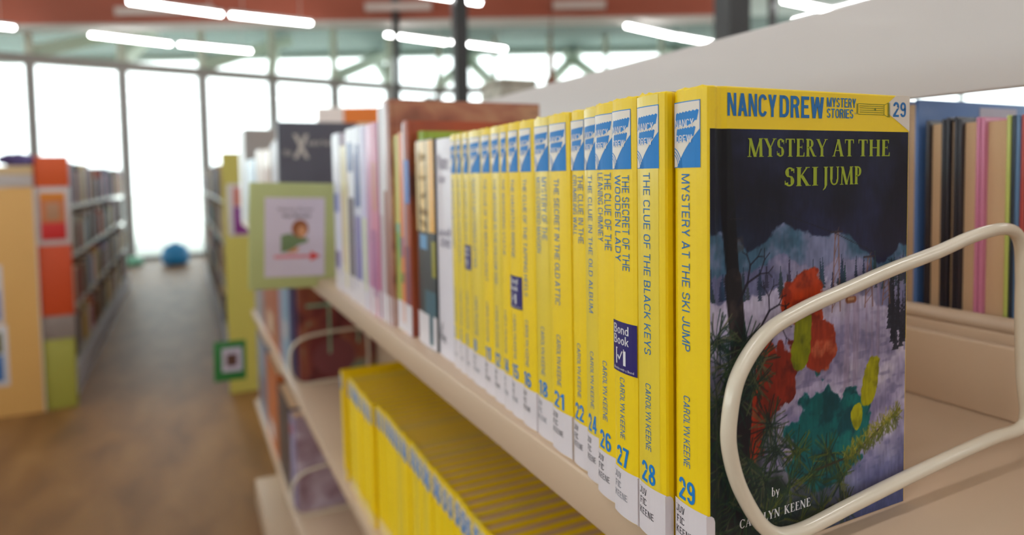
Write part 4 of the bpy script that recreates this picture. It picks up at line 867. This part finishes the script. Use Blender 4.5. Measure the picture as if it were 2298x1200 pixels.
ED('board', .215, .75, -1.33, .162, (190, 176, 84)); ED('poster', .238, .46, -.35, -.03, (206, 200, 202), .003, -.003)
ED('poster_picture', .272, .36, -.34, -.17, (130, 40, 130), .0015, -.0045); ED('poster_picture', .272, .36, -.165, -.05, (200, 120, 110), .0015, -.0045)
# purple paper flower on the tan panel
fl = empty('paper_flower', (-.845, 4.65, EYE+.096), 'purple paper flower on top of the tan end panel', 'decoration')
V = []; F = []
bmf = bmesh.new()
for k in range(9):
    a = k*2*math.pi/9; mtx = Matrix.Translation((.055*math.cos(a), .02*math.sin(a*2)*.5, .035+.018*math.sin(a)))@Matrix.Diagonal((.036, .02, .022, 1)); bmesh.ops.create_icosphere(bmf, subdivisions=2, radius=1, matrix=mtx)
me = bpy.data.meshes.new('petals'); bmf.to_mesh(me); bmf.free(); me.materials.append(mat('purple_paper', (92, 78, 128), .8)); o = bpy.data.objects.new('petals', me); C.objects.link(o); o.parent = fl
# blue floor cushion by the window and a mint one
def lathe(name, prof, m, parent, n=24, loc=(0, 0, 0)):
    V = []; F = []
    for r, z in prof:
        for k in range(n): a = 2*math.pi*k/n; V.append((r*math.cos(a), r*math.sin(a), z))
    for i in range(len(prof)-1):
        for k in range(n): F.append((i*n+k, i*n+(k+1) % n, (i+1)*n+(k+1) % n, (i+1)*n+k))
    F.append(tuple(range(n))[::-1]); F.append(tuple(range((len(prof)-1)*n, len(prof)*n)))
    return mesh(name, V, F, m, parent, loc, smooth=True)
e = empty('beanbag', (-.15, 11.75, 0), 'round blue beanbag on the floor at the end of the aisle', 'beanbag')
lathe('bag', [(.12, 0), (.18, .03), (.205, .10), (.20, .19), (.165, .27), (.10, .32), (.04, .34)], mat('blue_vinyl', (36, 128, 184), .4), e); lathe('top_button', [(.035, .338), (.035, .352), (.015, .358)], mat('blue_vinyl', (36, 128, 184), .4), e, 12)
e = empty('floor_cushion', (-.78, 12.05, 0), 'mint green cushion on the floor by the window', 'cushion')
lathe('pad', [(.13, 0), (.17, .02), (.18, .06), (.16, .10), (.08, .13)], mat('mint_cloth', (140, 206, 176), .8), e); lathe('top_button', [(.02, .128), (.02, .137), (.01, .14)], mat('mint_cloth', (140, 206, 176), .8), e, 10)
# white and orange header box standing on a farther shelf, brown finial
e = empty('display_stand', (1.10, 5.05, 0), 'white display board with an orange end rising behind the books', 'display')
e.rotation_euler = (0, 0, -yaw)
box('orange_board', .0, .27, -.02, .02, .6, EYE+.52, mat('bright_orange', (232, 122, 30), .5), e); box('white_board', -.2, -.002, -.02, .02, .6, EYE+.52, mat('pinkish_white', (240, 226, 222), .5), e); box('foot', -.2, .27, -.15, .15, 0, .6, M_SHELFD, e); box('lower_board', .0, .27, -.025, -.021, .6, EYE+.40, mat('beige_board', (196, 186, 160), .5), e)
e = empty('pendant_ornament', (2.005, 3.51, EYE+.40), 'small brown pointed pendant above the grey plate', 'ornament')
lathe('cord', [(.004, .2), (.004, CEIL-EYE-.40)], mat('brown_wood', (124, 70, 46), .6), e, 8); lathe('drop', [(.004, 0), (.03, .08), (.038, .13), (.012, .20), (.018, .29), (.004, .33)], mat('brown_wood', (124, 70, 46), .6), e, 12)
# dark shrub outside at the column foot
e = empty('shrub', (5.75, 16.2, -.12), 'dark green shrub outside the window behind the column', 'shrub')
bmf = bmesh.new(); rnd = random.Random(5)
for k in range(900):
    a = rnd.uniform(0, 6.28); ph = rnd.uniform(0, 1.5); hz = rnd.uniform(.5, 3.4); r = .55*math.sqrt(max(.02, 1-((hz-1.9)/1.55)**2)); P = Vector((r*math.cos(a), r*math.sin(a), hz))
    s_ = .13; n_ = Vector((rnd.gauss(0, 1), rnd.gauss(0, 1), rnd.gauss(0, 1))).normalized(); t_ = n_.orthogonal().normalized(); b_ = n_.cross(t_)
    vs = [bmf.verts.new(P+t_*s_*q[0]+b_*s_*q[1]*.6) for q in ((-1, 0), (0, -1), (1, 0), (0, 1))]; bmf.faces.new(vs)
me = bpy.data.meshes.new('foliage'); bmf.to_mesh(me); bmf.free(); me.materials.append(mat('dark_leaf', (44, 66, 36), .7)); o = bpy.data.objects.new('foliage', me); C.objects.link(o); o.parent = e; o['kind'] = 'stuff'
lathe('stem', [(.05, 0), (.04, 2.4)], mat('bark', (80, 64, 50), .8), e, 8)
